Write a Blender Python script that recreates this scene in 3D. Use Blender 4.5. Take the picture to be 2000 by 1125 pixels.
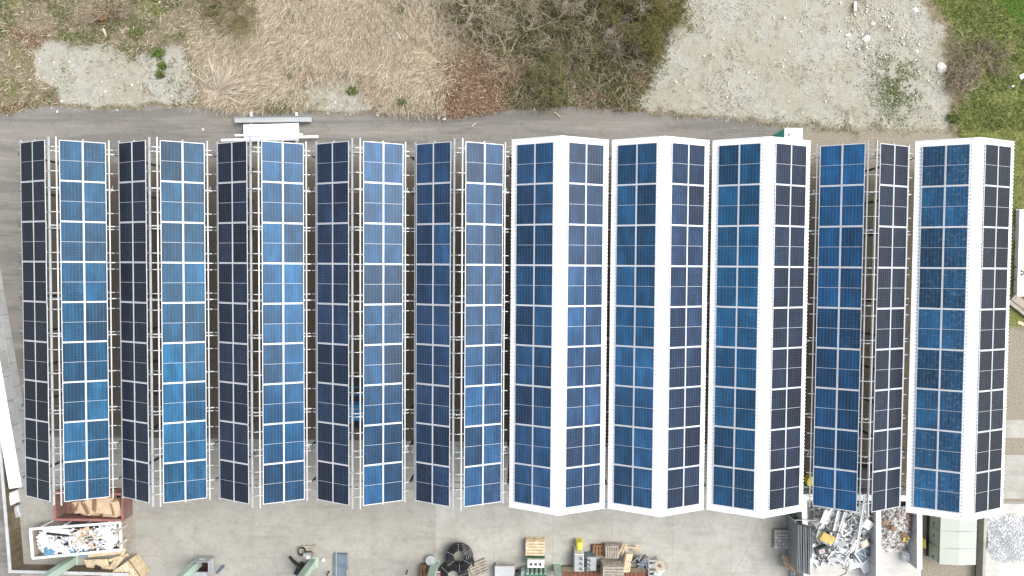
import bpy, bmesh, math, random
import numpy as np
from mathutils import Vector, Matrix, Euler

for o in list(bpy.data.objects):
    bpy.data.objects.remove(o)
random.seed(7)
NR = np.random.default_rng(11)
SC = bpy.context.scene
COL = SC.collection
R = math.radians

# ------------------------------------------------------------------ camera
CAM_POS = Vector((0.4022, 3.4116, 45.36))
CAM_ROT = (-0.032585, 0.016411, 0.0071)
FPX = 1333.0                                   # focal length in pixels of a 2000 px wide frame
cam_d = bpy.data.cameras.new('camera')
cam_d.sensor_width = 36.0
cam_d.lens = FPX / 2000 * 36.0
cam_d.clip_start = 0.5
cam_d.clip_end = 3000
cam = bpy.data.objects.new('camera', cam_d)
COL.objects.link(cam)
cam.location = CAM_POS
cam.rotation_euler = CAM_ROT
SC.camera = cam

# ------------------------------------------------------------------ sky and sun (bright overcast)
SUN_EL, SUN_AZ = R(54), R(20)                # azimuth measured from +X towards +Y
world = bpy.data.worlds.new('World')
SC.world = world
world.use_nodes = True
wn = world.node_tree
wn.nodes.clear()
sky = wn.nodes.new('ShaderNodeTexSky')
sky.sky_type = 'NISHITA'
sky.sun_disc = False
sky.sun_elevation = SUN_EL
sky.sun_rotation = R(90) - SUN_AZ
sky.air_density = 1.0
sky.dust_density = 4.0
hsv = wn.nodes.new('ShaderNodeHueSaturation')  # cloud cover takes most of the blue out
hsv.inputs['Saturation'].default_value = 0.33
bg = wn.nodes.new('ShaderNodeBackground')
bg.inputs['Strength'].default_value = 0.15
wo = wn.nodes.new('ShaderNodeOutputWorld')
wtc = wn.nodes.new('ShaderNodeTexCoord')        # broken cloud deck
wnz = wn.nodes.new('ShaderNodeTexNoise')
wnz.inputs['Scale'].default_value = 3.2
wnz.inputs['Detail'].default_value = 6
wrp = wn.nodes.new('ShaderNodeValToRGB')
wrp.color_ramp.elements[0].position, wrp.color_ramp.elements[0].color = .32, (.62, .66, .72, 1)
wrp.color_ramp.elements[1].position, wrp.color_ramp.elements[1].color = .68, (1.35, 1.34, 1.32, 1)
wmx = wn.nodes.new('ShaderNodeMix')
wmx.data_type = 'RGBA'
wmx.blend_type = 'MULTIPLY'
wmx.inputs['Factor'].default_value = 1.0
wn.links.new(wtc.outputs['Generated'], wnz.inputs['Vector'])
wn.links.new(wnz.outputs['Fac'], wrp.inputs['Fac'])
wn.links.new(sky.outputs[0], hsv.inputs['Color'])
wn.links.new(hsv.outputs[0], wmx.inputs[6])
wn.links.new(wrp.outputs[0], wmx.inputs[7])
wn.links.new(wmx.outputs[2], bg.inputs['Color'])
wn.links.new(bg.outputs[0], wo.inputs['Surface'])

sun_d = bpy.data.lights.new('sun', 'SUN')
sun_d.energy = 1.5
sun_d.angle = R(45)
sun_d.color = (1.0, 0.965, 0.91)
sun = bpy.data.objects.new('sun', sun_d)
COL.objects.link(sun)
sdir = Vector((math.cos(SUN_EL) * math.cos(SUN_AZ), math.cos(SUN_EL) * math.sin(SUN_AZ), math.sin(SUN_EL)))
sun.rotation_euler = sdir.to_track_quat('Z', 'Y').to_euler()

SC.view_settings.view_transform = 'Standard'
SC.view_settings.look = 'None'
SC.view_settings.exposure = 0.85
SC.view_settings.gamma = 1.0
SC.view_settings.use_curve_mapping = False
SC.cycles.max_bounces = 6
SC.cycles.diffuse_bounces = 3
SC.cycles.glossy_bounces = 3

# ------------------------------------------------------------------ helpers
CR = Euler(CAM_ROT, 'XYZ').to_matrix()
def at(px, py, z=0.0):
    """world point at height z that stands at this place of the survey photo"""
    d = CR @ Vector(((px - 1000) / FPX, (562.5 - py) / FPX, -1.0))
    t = (z - CAM_POS.z) / d.z
    return CAM_POS + d * t

class MB:
    def __init__(s):
        s.v, s.f, s.m = [], [], []
    def add(s, verts, faces, mi=0):
        n = len(s.v)
        s.v.extend([tuple(v) for v in verts])
        s.f.extend([tuple(i + n for i in f) for f in faces])
        s.m.extend([mi] * len(faces))
        return s
    def box(s, c, size, rz=0.0, mi=0, M=None):
        hx, hy, hz = size[0] / 2, size[1] / 2, size[2] / 2
        P = [Vector((x, y, z)) for z in (-hz, hz) for y in (-hy, hy) for x in (-hx, hx)]
        rot = M if M is not None else Matrix.Rotation(rz, 3, 'Z')
        P = [rot @ p + Vector(c) for p in P]
        return s.add(P, [(0, 2, 3, 1), (4, 5, 7, 6), (0, 1, 5, 4), (1, 3, 7, 5), (3, 2, 6, 7), (2, 0, 4, 6)], mi)
    def beam(s, a, b, w, h, mi=0, up=(0, 0, 1)):
        a, b = Vector(a), Vector(b)
        d = (b - a)
        L = d.length
        if L < 1e-6:
            return s
        d.normalize()
        u = Vector(up)
        if abs(d.dot(u)) > 0.98:
            u = Vector((0, 1, 0))
        sx = d.cross(u).normalized()
        uz = sx.cross(d).normalized()
        M = Matrix((d, sx, uz)).transposed()
        return s.box((a + b) / 2, (L, w, h), M=M, mi=mi)
    def tube(s, pts, r, n=6, mi=0, cap=True):
        pts = [Vector(p) for p in pts]
        rr = r if hasattr(r, '__len__') else [r] * len(pts)
        V, F = [], []
        for i, p in enumerate(pts):
            d = (pts[min(i + 1, len(pts) - 1)] - pts[max(i - 1, 0)])
            d = d.normalized() if d.length > 1e-9 else Vector((0, 0, 1))
            u = Vector((0, 0, 1)) if abs(d.z) < .9 else Vector((1, 0, 0))
            sx = d.cross(u).normalized()
            uz = sx.cross(d)
            for k in range(n):
                a = 2 * math.pi * k / n
                V.append(p + (sx * math.cos(a) + uz * math.sin(a)) * rr[i])
        for i in range(len(pts) - 1):
            for k in range(n):
                a, b = i * n + k, i * n + (k + 1) % n
                F.append((a, b, b + n, a + n))
        if cap:
            F.append(tuple(range(n))[::-1])
            F.append(tuple(range((len(pts) - 1) * n, len(pts) * n)))
        return s.add(V, F, mi)
    def cyl(s, c, r, h, n=16, mi=0, r2=None, M=None):
        r2 = r if r2 is None else r2
        V = [Vector((r * math.cos(2 * math.pi * k / n), r * math.sin(2 * math.pi * k / n), 0)) for k in range(n)]
        V += [Vector((r2 * math.cos(2 * math.pi * k / n), r2 * math.sin(2 * math.pi * k / n), h)) for k in range(n)]
        if M is not None:
            V = [M @ v for v in V]
        V = [v + Vector(c) for v in V]
        F = [(k, (k + 1) % n, (k + 1) % n + n, k + n) for k in range(n)] + [tuple(range(n))[::-1], tuple(range(n, 2 * n))]
        return s.add(V, F, mi)
    def prism(s, poly, z0, z1, mi=0):
        n = len(poly)
        A = sum(poly[i][0] * poly[(i + 1) % n][1] - poly[(i + 1) % n][0] * poly[i][1] for i in range(n))
        if A < 0:
            poly = poly[::-1]
        V = [(p[0], p[1], z0) for p in poly] + [(p[0], p[1], z1) for p in poly]
        F = [(k, (k + 1) % n, (k + 1) % n + n, k + n) for k in range(n)] + [tuple(range(n))[::-1], tuple(range(n, 2 * n))]
        return s.add(V, F, mi)
    def mesh(s, name, mats, off=None, bevel=0.0):
        me = bpy.data.meshes.new(name)
        V = s.v if off is None else [(v[0] - off[0], v[1] - off[1], v[2] - off[2]) for v in s.v]
        me.from_pydata(V, [], s.f)
        mats = mats if isinstance(mats, (list, tuple)) else [mats]
        for m in mats:
            me.materials.append(m)
        if len(mats) > 1:
            me.polygons.foreach_set('material_index', s.m)
        if bevel > 0:
            bm = bmesh.new()
            bm.from_mesh(me)
            bmesh.ops.remove_doubles(bm, verts=bm.verts, dist=1e-5)
            bmesh.ops.bevel(bm, geom=bm.edges[:], offset=bevel, segments=1, affect='EDGES', clamp_overlap=True)
            bm.to_mesh(me)
            bm.free()
        me.update()
        return me
    def build(s, name, mats, parent=None, off=None, bevel=0.0):
        """link as one mesh object; verts are world coordinates unless the parent sits elsewhere and off is given"""
        if parent is not None and off is None:
            off = parent.location
        o = bpy.data.objects.new(name, s.mesh(name, mats, off, bevel))
        COL.objects.link(o)
        if parent is not None:
            o.parent = parent
        elif off is not None:
            o.location = off
        return o

def inst(name, me, parent, loc=(0, 0, 0), rot=(0, 0, 0)):
    o = bpy.data.objects.new(name, me)
    COL.objects.link(o)
    o.parent = parent
    o.location = loc
    o.rotation_euler = rot
    return o
def empty(name, loc, rz=0.0):
    o = bpy.data.objects.new(name, None)
    o.empty_display_size = 0.3
    COL.objects.link(o)
    o.location = loc
    o.rotation_euler = (0, 0, rz)
    return o
def tag(o, label, cat, group=None):
    o['label'] = label
    o['category'] = cat
    if group:
        o['group'] = group
    return o
def kind(o, k):
    o['kind'] = k
    return o

# ------------------------------------------------------------------ materials
MAT = {}
def nt(name):
    m = bpy.data.materials.new(name)
    m.use_nodes = True
    t = m.node_tree
    b = t.nodes['Principled BSDF']
    MAT[name] = m
    return m, t, b
def N(t, ty, **kw):
    n = t.nodes.new(ty)
    for k, v in kw.items():
        if k in n.inputs.keys() if isinstance(k, str) else False:
            n.inputs[k].default_value = v
        else:
            setattr(n, k, v)
    return n
def noise(t, scale, detail=4, rough=.55, vec=None, dim='3D'):
    n = t.nodes.new('ShaderNodeTexNoise')
    n.inputs['Scale'].default_value = scale
    n.inputs['Detail'].default_value = detail
    n.inputs['Roughness'].default_value = rough
    if vec is not None:
        t.links.new(vec, n.inputs['Vector'])
    return n.outputs['Fac']
def ramp(t, fac, stops):
    r = t.nodes.new('ShaderNodeValToRGB')
    el = r.color_ramp.elements
    while len(el) < len(stops):
        el.new(0.5)
    for e, (p, c) in zip(el, stops):
        e.position = p
        e.color = (c[0], c[1], c[2], 1) if hasattr(c, '__len__') else (c, c, c, 1)
    t.links.new(fac, r.inputs['Fac'])
    return r.outputs['Color']
def mixc(t, fac, a, b, mode='MIX'):
    n = t.nodes.new('ShaderNodeMix')
    n.data_type = 'RGBA'
    n.blend_type = mode
    for sock, val in ((n.inputs['Factor'], fac), (n.inputs[6], a), (n.inputs[7], b)):
        if isinstance(val, bpy.types.NodeSocket):
            t.links.new(val, sock)
        elif hasattr(val, '__len__'):
            sock.default_value = (val[0], val[1], val[2], 1)
        else:
            sock.default_value = val
    return n.outputs[2]
def mth(t, op, a, b=None, clamp=False):
    n = t.nodes.new('ShaderNodeMath')
    n.operation = op
    n.use_clamp = clamp
    for i, val in enumerate((a, b)):
        if val is None:
            continue
        if isinstance(val, bpy.types.NodeSocket):
            t.links.new(val, n.inputs[i])
        else:
            n.inputs[i].default_value = val
    return n.outputs[0]
def bump(t, b, h, strength=.3, dist=.02):
    n = t.nodes.new('ShaderNodeBump')
    n.inputs['Strength'].default_value = strength
    n.inputs['Distance'].default_value = dist
    t.links.new(h, n.inputs['Height'])
    t.links.new(n.outputs[0], b.inputs['Normal'])
def wpos(t):
    return t.nodes.new('ShaderNodeNewGeometry').outputs['Position']
def simple(name, col, rough=.6, metal=0.0, var=.18, scale=3.0, dirt=None, dirt_amt=.35, spec=.5, fine=0.0):
    """plain procedural paint/metal/wood: base colour with large and fine mottling and optional dirt"""
    m, t, b = nt(name)
    p = wpos(t)
    n1 = noise(t, scale, 5, .6, p)
    c = [max(0, x) for x in col]
    lo = [x * (1 - var) for x in c]
    hi = [min(.95, x * (1 + var)) for x in c]
    cc = ramp(t, n1, [(.3, lo), (.7, hi)])
    if dirt:
        n2 = noise(t, scale * .6, 8, .7, p)
        f = ramp(t, n2, [(.48, 0), (.66, dirt_amt)])
        cc = mixc(t, f, cc, dirt)
    t.links.new(cc, b.inputs['Base Color'])
    b.inputs['Roughness'].default_value = rough
    b.inputs['Metallic'].default_value = metal
    b.inputs['Specular IOR Level'].default_value = spec
    if fine:
        bump(t, b, noise(t, 18, 6, .6, p), fine, .02)
    return m

simple('galv', (.43, .445, .445), .45, .25, .10, 1.2, (.36, .35, .33), .3)
simple('alu', (.60, .61, .625), .38, .15, .05, 2.0)
simple('steel_dark', (.05, .052, .055), .5, .3, .2, 2.0)
simple('white_sheet', (.84, .85, .86), .42, 0, .02, .6, (.70, .69, .66), .15)
simple('white_paint', (.80, .80, .79), .5, 0, .04, 1.5, (.50, .47, .42), .25)
simple('backsheet', (.72, .73, .75), .4, 0, .03, 1.0)

# solar cells: silicon under glass; the blue comes from the anti-reflective coating, which is strongest
# when seen square-on and dies away at grazing incidence
def solar_mat():
    m, t, b = nt('solar_cells')
    tc = t.nodes.new('ShaderNodeTexCoord')
    obj = tc.outputs['Object']
    sep = t.nodes.new('ShaderNodeSeparateXYZ')
    t.links.new(obj, sep.inputs[0])
    oi = t.nodes.new('ShaderNodeObjectInfo')
    # cell gaps: 6 columns, 12 half-cell rows
    def lines(s, pitch, w):
        a = mth(t, 'ADD', s, 50 * pitch)
        fr = mth(t, 'FRACT', mth(t, 'DIVIDE', a, pitch))
        d = mth(t, 'ABSOLUTE', mth(t, 'SUBTRACT', fr, .5))
        return mth(t, 'GREATER_THAN', d, .5 - w / pitch / 2)
    lx = lines(sep.outputs[0], 1.05 / 6, .006)
    ly = lines(sep.outputs[1], 1.08 / 12, .006)
    bb = lines(sep.outputs[0], 1.05 / 60, .0022)
    # streaky tone along the cell strings, different on each module
    sc_ = t.nodes.new('ShaderNodeMapping')
    sc_.inputs['Scale'].default_value = (1.7, .55, 1)
    ofs = t.nodes.new('ShaderNodeVectorMath')
    ofs.operation = 'ADD'
    cmb = t.nodes.new('ShaderNodeCombineXYZ')
    t.links.new(mth(t, 'MULTIPLY', oi.outputs['Random'], 90.0), cmb.inputs[0])
    t.links.new(mth(t, 'MULTIPLY', oi.outputs['Random'], 37.0), cmb.inputs[1])
    t.links.new(obj, ofs.inputs[0])
    t.links.new(cmb.outputs[0], ofs.inputs[1])
    t.links.new(ofs.outputs[0], sc_.inputs['Vector'])
    st = noise(t, 1.0, 3, .5, sc_.outputs[0])
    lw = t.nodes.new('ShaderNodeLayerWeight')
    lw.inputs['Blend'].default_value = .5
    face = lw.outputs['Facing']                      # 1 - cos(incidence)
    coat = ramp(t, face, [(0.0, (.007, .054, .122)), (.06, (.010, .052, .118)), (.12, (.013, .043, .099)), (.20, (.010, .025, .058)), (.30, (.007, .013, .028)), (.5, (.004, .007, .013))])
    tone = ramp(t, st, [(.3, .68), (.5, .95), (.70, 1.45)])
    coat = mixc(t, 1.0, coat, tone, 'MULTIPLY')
    coat = mixc(t, 1.0, coat, oi.outputs['Color'], 'MULTIPLY')
    grid = mth(t, 'MAXIMUM', mth(t, 'MULTIPLY', lx, 1.5), ly)
    col = mixc(t, mth(t, 'MULTIPLY', bb, .05), coat, (.35, .38, .42))
    col = mixc(t, mth(t, 'MULTIPLY', grid, .22), col, (.38, .46, .56))
    # dust smears; the Alpha of the object colour says how dirty the module is
    pm = noise(t, 4.5, 9, .75, ofs.outputs[0])
    dm = mth(t, 'MULTIPLY', ramp(t, pm, [(.52, 0), (.70, 1)]), mth(t, 'SUBTRACT', 1.0, oi.outputs['Alpha']))
    col = mixc(t, dm, col, (.42, .50, .56))
    t.links.new(col, b.inputs['Base Color'])
    b.inputs['Roughness'].default_value = .5
    b.inputs['Specular IOR Level'].default_value = .04
    b.inputs['Coat Weight'].default_value = .42
    b.inputs['Coat Roughness'].default_value = .10
    b.inputs['Coat IOR'].default_value = 1.3
    return m
solar_mat()

# ------------------------------------------------------------------ solar bays
TH = 0.426295
PITCH = 5.7491
X0 = -0.4022
ZR = 7.2
PW, PL, GAP = 1.134, 2.279, .02
FIELD_L = 9 * PL + 8 * GAP
A_IN = .4564
cT, sT = math.cos(TH), math.sin(TH)

def panel_meshes():
    fr = MB()
    r, h = .029, .036
    hx, hy = PW / 2, PL / 2
    fr.box((0, hy - r / 2, -h / 2), (PW, r, h))
    fr.box((0, -hy + r / 2, -h / 2), (PW, r, h))
    fr.box((hx - r / 2, 0, -h / 2), (r, PL - 2 * r, h))
    fr.box((-hx + r / 2, 0, -h / 2), (r, PL - 2 * r, h))
    fr.box((0, 0, -.014), (PW - 2 * r, PL - 2 * r, .010), mi=1)
    me_f = fr.mesh('solar_panel', [MAT['alu'], MAT['backsheet']])
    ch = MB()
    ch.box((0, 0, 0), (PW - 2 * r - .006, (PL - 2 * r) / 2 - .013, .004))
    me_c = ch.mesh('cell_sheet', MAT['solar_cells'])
    return me_f, me_c
ME_PANEL, ME_CELL = panel_meshes()
CELL_Y = (PL - 2 * .029) / 4

def slope_pt(sg, u, y, dn=0.0):
    """local point on a slope: u metres down from the ridge line, dn metres along the slope normal"""
    return Vector((sg * (u * cT + dn * sT), y, -u * sT + dn * cT))

YF = [(at(1000, 299 + 73.1 * k, ZR - .3)).y for k in range(10)]      # frame lines
WHITE = (6, 7, 8, 10)
BAY_LABEL = {
    1: 'outermost open steel bay of dark and blue solar panels, next to the grey block wall',
    2: 'open steel solar bay standing over the red cardboard skip, right of the outermost bay',
    3: 'open steel solar bay directly below the white stacked sheets and beams on the road',
    4: 'open steel solar bay with the blue machine showing under its ridge gap',
    5: 'open steel solar bay with blue panels directly left of the white sheeted roofs',
    6: 'first white sheeted solar roof, touching the open steel bays on its left',
    7: 'middle one of the three adjoining white sheeted solar roofs, above the pallet cluster',
    8: 'white sheeted solar roof with the green site cabin behind its ridge end',
    9: 'single open steel solar bay between two white roofs, above the metal scrap heap',
    10: 'white sheeted solar roof at the right end with dust-smeared panels, above the green cabin',
}
# tint of each module (rgb multiplies the cell coating, alpha < 1 means dusty)
def tint(b, sd, row, c, rnd):
    k = rnd.choice([.66, .80, .92, 1.0, 1.1, 1.28]) * (1 + .16 * math.sin(row * .55 + b * 1.7 + sd))
    hue = rnd.uniform(-.10, .12)
    r_, g_, bl = k * (1 + hue * 1.2), k * (1 - hue * .25), k * (1 - hue * .35)
    if sd > 0 and b <= 2:
        g_ *= 1.10
    if sd < 0 and b >= 8:
        r_ *= .72; g_ *= .92; bl *= .92
    if sd < 0 and b == 9:
        r_ *= .8; bl *= 1.05; g_ *= .92
    a = 1.0
    if b == 10 and sd < 0:
        a = .78 if row > 6 or c == 0 else .86
    elif rnd.random() < .08:
        a = .92
    return (r_, g_, bl, a)

def purlin(root, sg, u, y0, y1, w=.07, h=.10, dn=-.085, name='purlin', mat='galv'):
    mb = MB()
    a, b = slope_pt(sg, u, y0, dn - h / 2), slope_pt(sg, u, y1, dn - h / 2)
    M = Matrix((Vector((sg * cT, 0, -sT)) * sg, Vector((0, 1, 0)), Vector((sg * sT, 0, cT)))).transposed()
    mb.box((a + b) / 2, (w, y1 - y0, h), M=M)
    return mb.build(name, MAT[mat], root, off=(0, 0, 0))

def sheet(sg, u0, u1, y0, y1, dn, pitch=.207, amp=.02, thick=.006, seg=10):
    """profiled roof sheet, ribs running down the slope"""
    n = int(round((y1 - y0) / pitch * seg))
    V, F = [], []
    for i in range(n + 1):
        y = y0 + (y1 - y0) * i / n
        ph = ((y - y0) / pitch) % 1.0
        w = max(-1, min(1, 2.2 * math.sin(2 * math.pi * ph)))
        for u in (u0, u1):
            V.append(slope_pt(sg, u, y, dn + amp * w))
            V.append(slope_pt(sg, u, y, dn + amp * w - thick))
    for i in range(n):
        a = i * 4
        b = a + 4
        F += [(a, b, b + 2, a + 2), (a + 1, a + 3, b + 3, b + 1), (a, a + 1, b + 1, b), (a + 2, b + 2, b + 3, a + 3)]
    F += [(0, 2, 3, 1), (n * 4, n * 4 + 1, n * 4 + 3, n * 4 + 2)]
    mb = MB()
    mb.add(V, F)
    return mb

def make_bay(b):
    rnd = random.Random(100 + b)
    xr = X0 + (b - 5.5) * PITCH
    white = b in WHITE
    root = empty('solar_shed' if white else 'solar_canopy', (xr, 0, ZR))
    tag(root, BAY_LABEL[b], 'solar shed' if white else 'solar canopy', 'solar bays in one long row')
    half = FIELD_L / 2
    for sg in (-1, 1):
        for c in range(2):
            for row in range(9):
                u = A_IN + PW / 2 + c * (PW + GAP)
                y = half - PL / 2 - row * (PL + GAP)
                jig = rnd.uniform(-.004, .004)
                p = inst('solar_panel', ME_PANEL, root, slope_pt(sg, u, y, jig), (rnd.uniform(-.004, .004), sg * TH + rnd.uniform(-.012, .012), rnd.uniform(-.002, .002)))
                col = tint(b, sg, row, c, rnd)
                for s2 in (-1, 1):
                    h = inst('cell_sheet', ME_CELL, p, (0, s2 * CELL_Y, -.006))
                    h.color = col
        if not white:
            for row in range(9):
                for fr_ in (.17, .77):
                    y = half - row * (PL + GAP) - PL * fr_
                    mb = MB()
                    mb.beam(slope_pt(sg, .045, y, -.060), slope_pt(sg, 3.12, y, -.060), .034, .042, up=(sg * sT, 0, cT))
                    mb.build('mounting_rail', MAT['galv'], root, off=(0, 0, 0))
            ye = half + .16
            purlin(root, sg, A_IN - .15, -ye - .06, ye + .02, .065)
            purlin(root, sg, A_IN + PW + GAP / 2, -ye + .04, ye - .04)
            purlin(root, sg, A_IN + 2 * PW + GAP + .15, -ye + .02, ye, .06)
            for y in YF:
                mb = MB()
                mb.beam(slope_pt(sg, .02, y, -.26), slope_pt(sg, 3.12, y, -.26), .055, .13, up=(sg * sT, 0, cT))
                mb.build('rafter', MAT['galv'], root, off=(0, 0, 0))
        else:
            y0, y1 = -half - .34, half + .30
            sh = sheet(sg, .03, 3.085, y0, y1, -.070, amp=.022)
            sh.build('roof_sheet', MAT['white_sheet'], root, off=(0, 0, 0))
            for y in YF:
                mb = MB()
                mb.beam(slope_pt(sg, .02, y, -.26), slope_pt(sg, 3.06, y, -.26), .075, .13, up=(sg * sT, 0, cT))
                mb.build('rafter', MAT['galv'], root, off=(0, 0, 0))
            for u in (A_IN, 1.6, 2.7):
                purlin(root, sg, u, y0 + .1, y1 - .1, .06, .08, -.112)
            for yy in (y0 - .012, y1 + .012):      # verge trim on the two gable ends
                mb = MB()
                mb.beam(slope_pt(sg, .0, yy, -.10), slope_pt(sg, 3.09, yy, -.10), .022, .16, up=(sg * sT, 0, cT))
                mb.build('verge_trim', MAT['white_sheet'], root, off=(0, 0, 0))
    # tie beams under the ridge
    for y in YF:
        mb = MB()
        zt = -2.86 * math.tan(TH) - .22
        mb.beam((-2.84, y, zt), (2.84, y, zt), .045, .09)
        mb.build('tie_beam', MAT['galv'], root, off=(0, 0, 0))
    if white:
        cap = MB()
        y0, y1 = -half - .36, half + .32
        for sg in (-1, 1):
            ns = 200
            V, F = [], []
            for i in range(ns + 1):
                y = y0 + (y1 - y0) * i / ns
                V += [slope_pt(sg, 0, y, -.035), slope_pt(sg, .36, y, -.045), slope_pt(sg, .36, y, -.052), slope_pt(sg, 0, y, -.042)]
            for i in range(ns):
                a, q = i * 4, i * 4 + 4
                F += [(a, a + 1, q + 1, q), (a + 1, a + 2, q + 2, q + 1), (a + 2, a + 3, q + 3, q + 2)]
            cap.add(V, F)
        cap.build('ridge_cap', MAT['white_sheet'], root, off=(0, 0, 0))
    # posts in the valleys
    sides = (-1, 1) if b == 10 else (-1,)
    for sx in sides:
        for y in YF:
            mb = MB()
            zt = -2.86 * math.tan(TH) - .18
            mb.box((sx * 2.86, y, (zt - ZR) / 2), (.12, .12, zt + ZR))
            mb.build('post', MAT['steel_dark'], root, off=(0, 0, 0))
    if not white:
        for sx in (-1, 1):
            for k in (1, 8):
                d = 1 if k == 1 else -1
                mb = MB()
                zt = -2.70 * math.tan(TH) - .2
                mb.beam((sx * 2.72, YF[k] + d * .25, zt), (sx * 2.45, YF[k] - d * .35, zt - .05), .04, .03)
                mb.build('wind_brace', MAT['galv'], root, off=(0, 0, 0))
    return root
for b in range(1, 11):
    make_bay(b)

# ------------------------------------------------------------------ ground
def vnoise(x, y, seed=0):
    xi, yi = np.floor(x).astype(np.int64), np.floor(y).astype(np.int64)
    xf, yf = x - xi, y - yi
    def h(a, b):
        n = (a * 374761393 + b * 668265263 + seed * 1442695041) & 0x7fffffff
        n = ((n ^ (n >> 13)) * 1274126177) & 0x7fffffff
        return ((n ^ (n >> 16)) & 0xffff) / 65535.0
    u, v = xf * xf * (3 - 2 * xf), yf * yf * (3 - 2 * yf)
    return (h(xi, yi) * (1 - u) + h(xi + 1, yi) * u) * (1 - v) + (h(xi, yi + 1) * (1 - u) + h(xi + 1, yi + 1) * u) * v
def fbm(x, y, seed=0, oct=4):
    s, a, tot = 0.0, 1.0, 0.0
    for k in range(oct):
        s = s + a * vnoise(x * 2 ** k + 17 * k, y * 2 ** k - 11 * k, seed + k)
        tot += a
        a *= .55
    return s / tot
def sdist(X, Y, poly):
    """signed distance to a polygon, positive inside"""
    P = np.array(poly)
    d = np.full(X.shape, 1e9)
    ins = np.zeros(X.shape, bool)
    for i in range(len(P)):
        a, b = P[i], P[(i + 1) % len(P)]
        e = b - a
        t = np.clip(((X - a[0]) * e[0] + (Y - a[1]) * e[1]) / max(1e-9, e @ e), 0, 1)
        d = np.minimum(d, (X - a[0] - t * e[0]) ** 2 + (Y - a[1] - t * e[1]) ** 2)
        c = ((a[1] > Y) != (b[1] > Y)) & (X < (b[0] - a[0]) * (Y - a[1]) / (b[1] - a[1] + 1e-12) + a[0])
        ins ^= c
    d = np.sqrt(d)
    return np.where(ins, d, -d)
def gp(*pts):
    return [tuple(at(x, y)[:2]) for x, y in pts]

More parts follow.
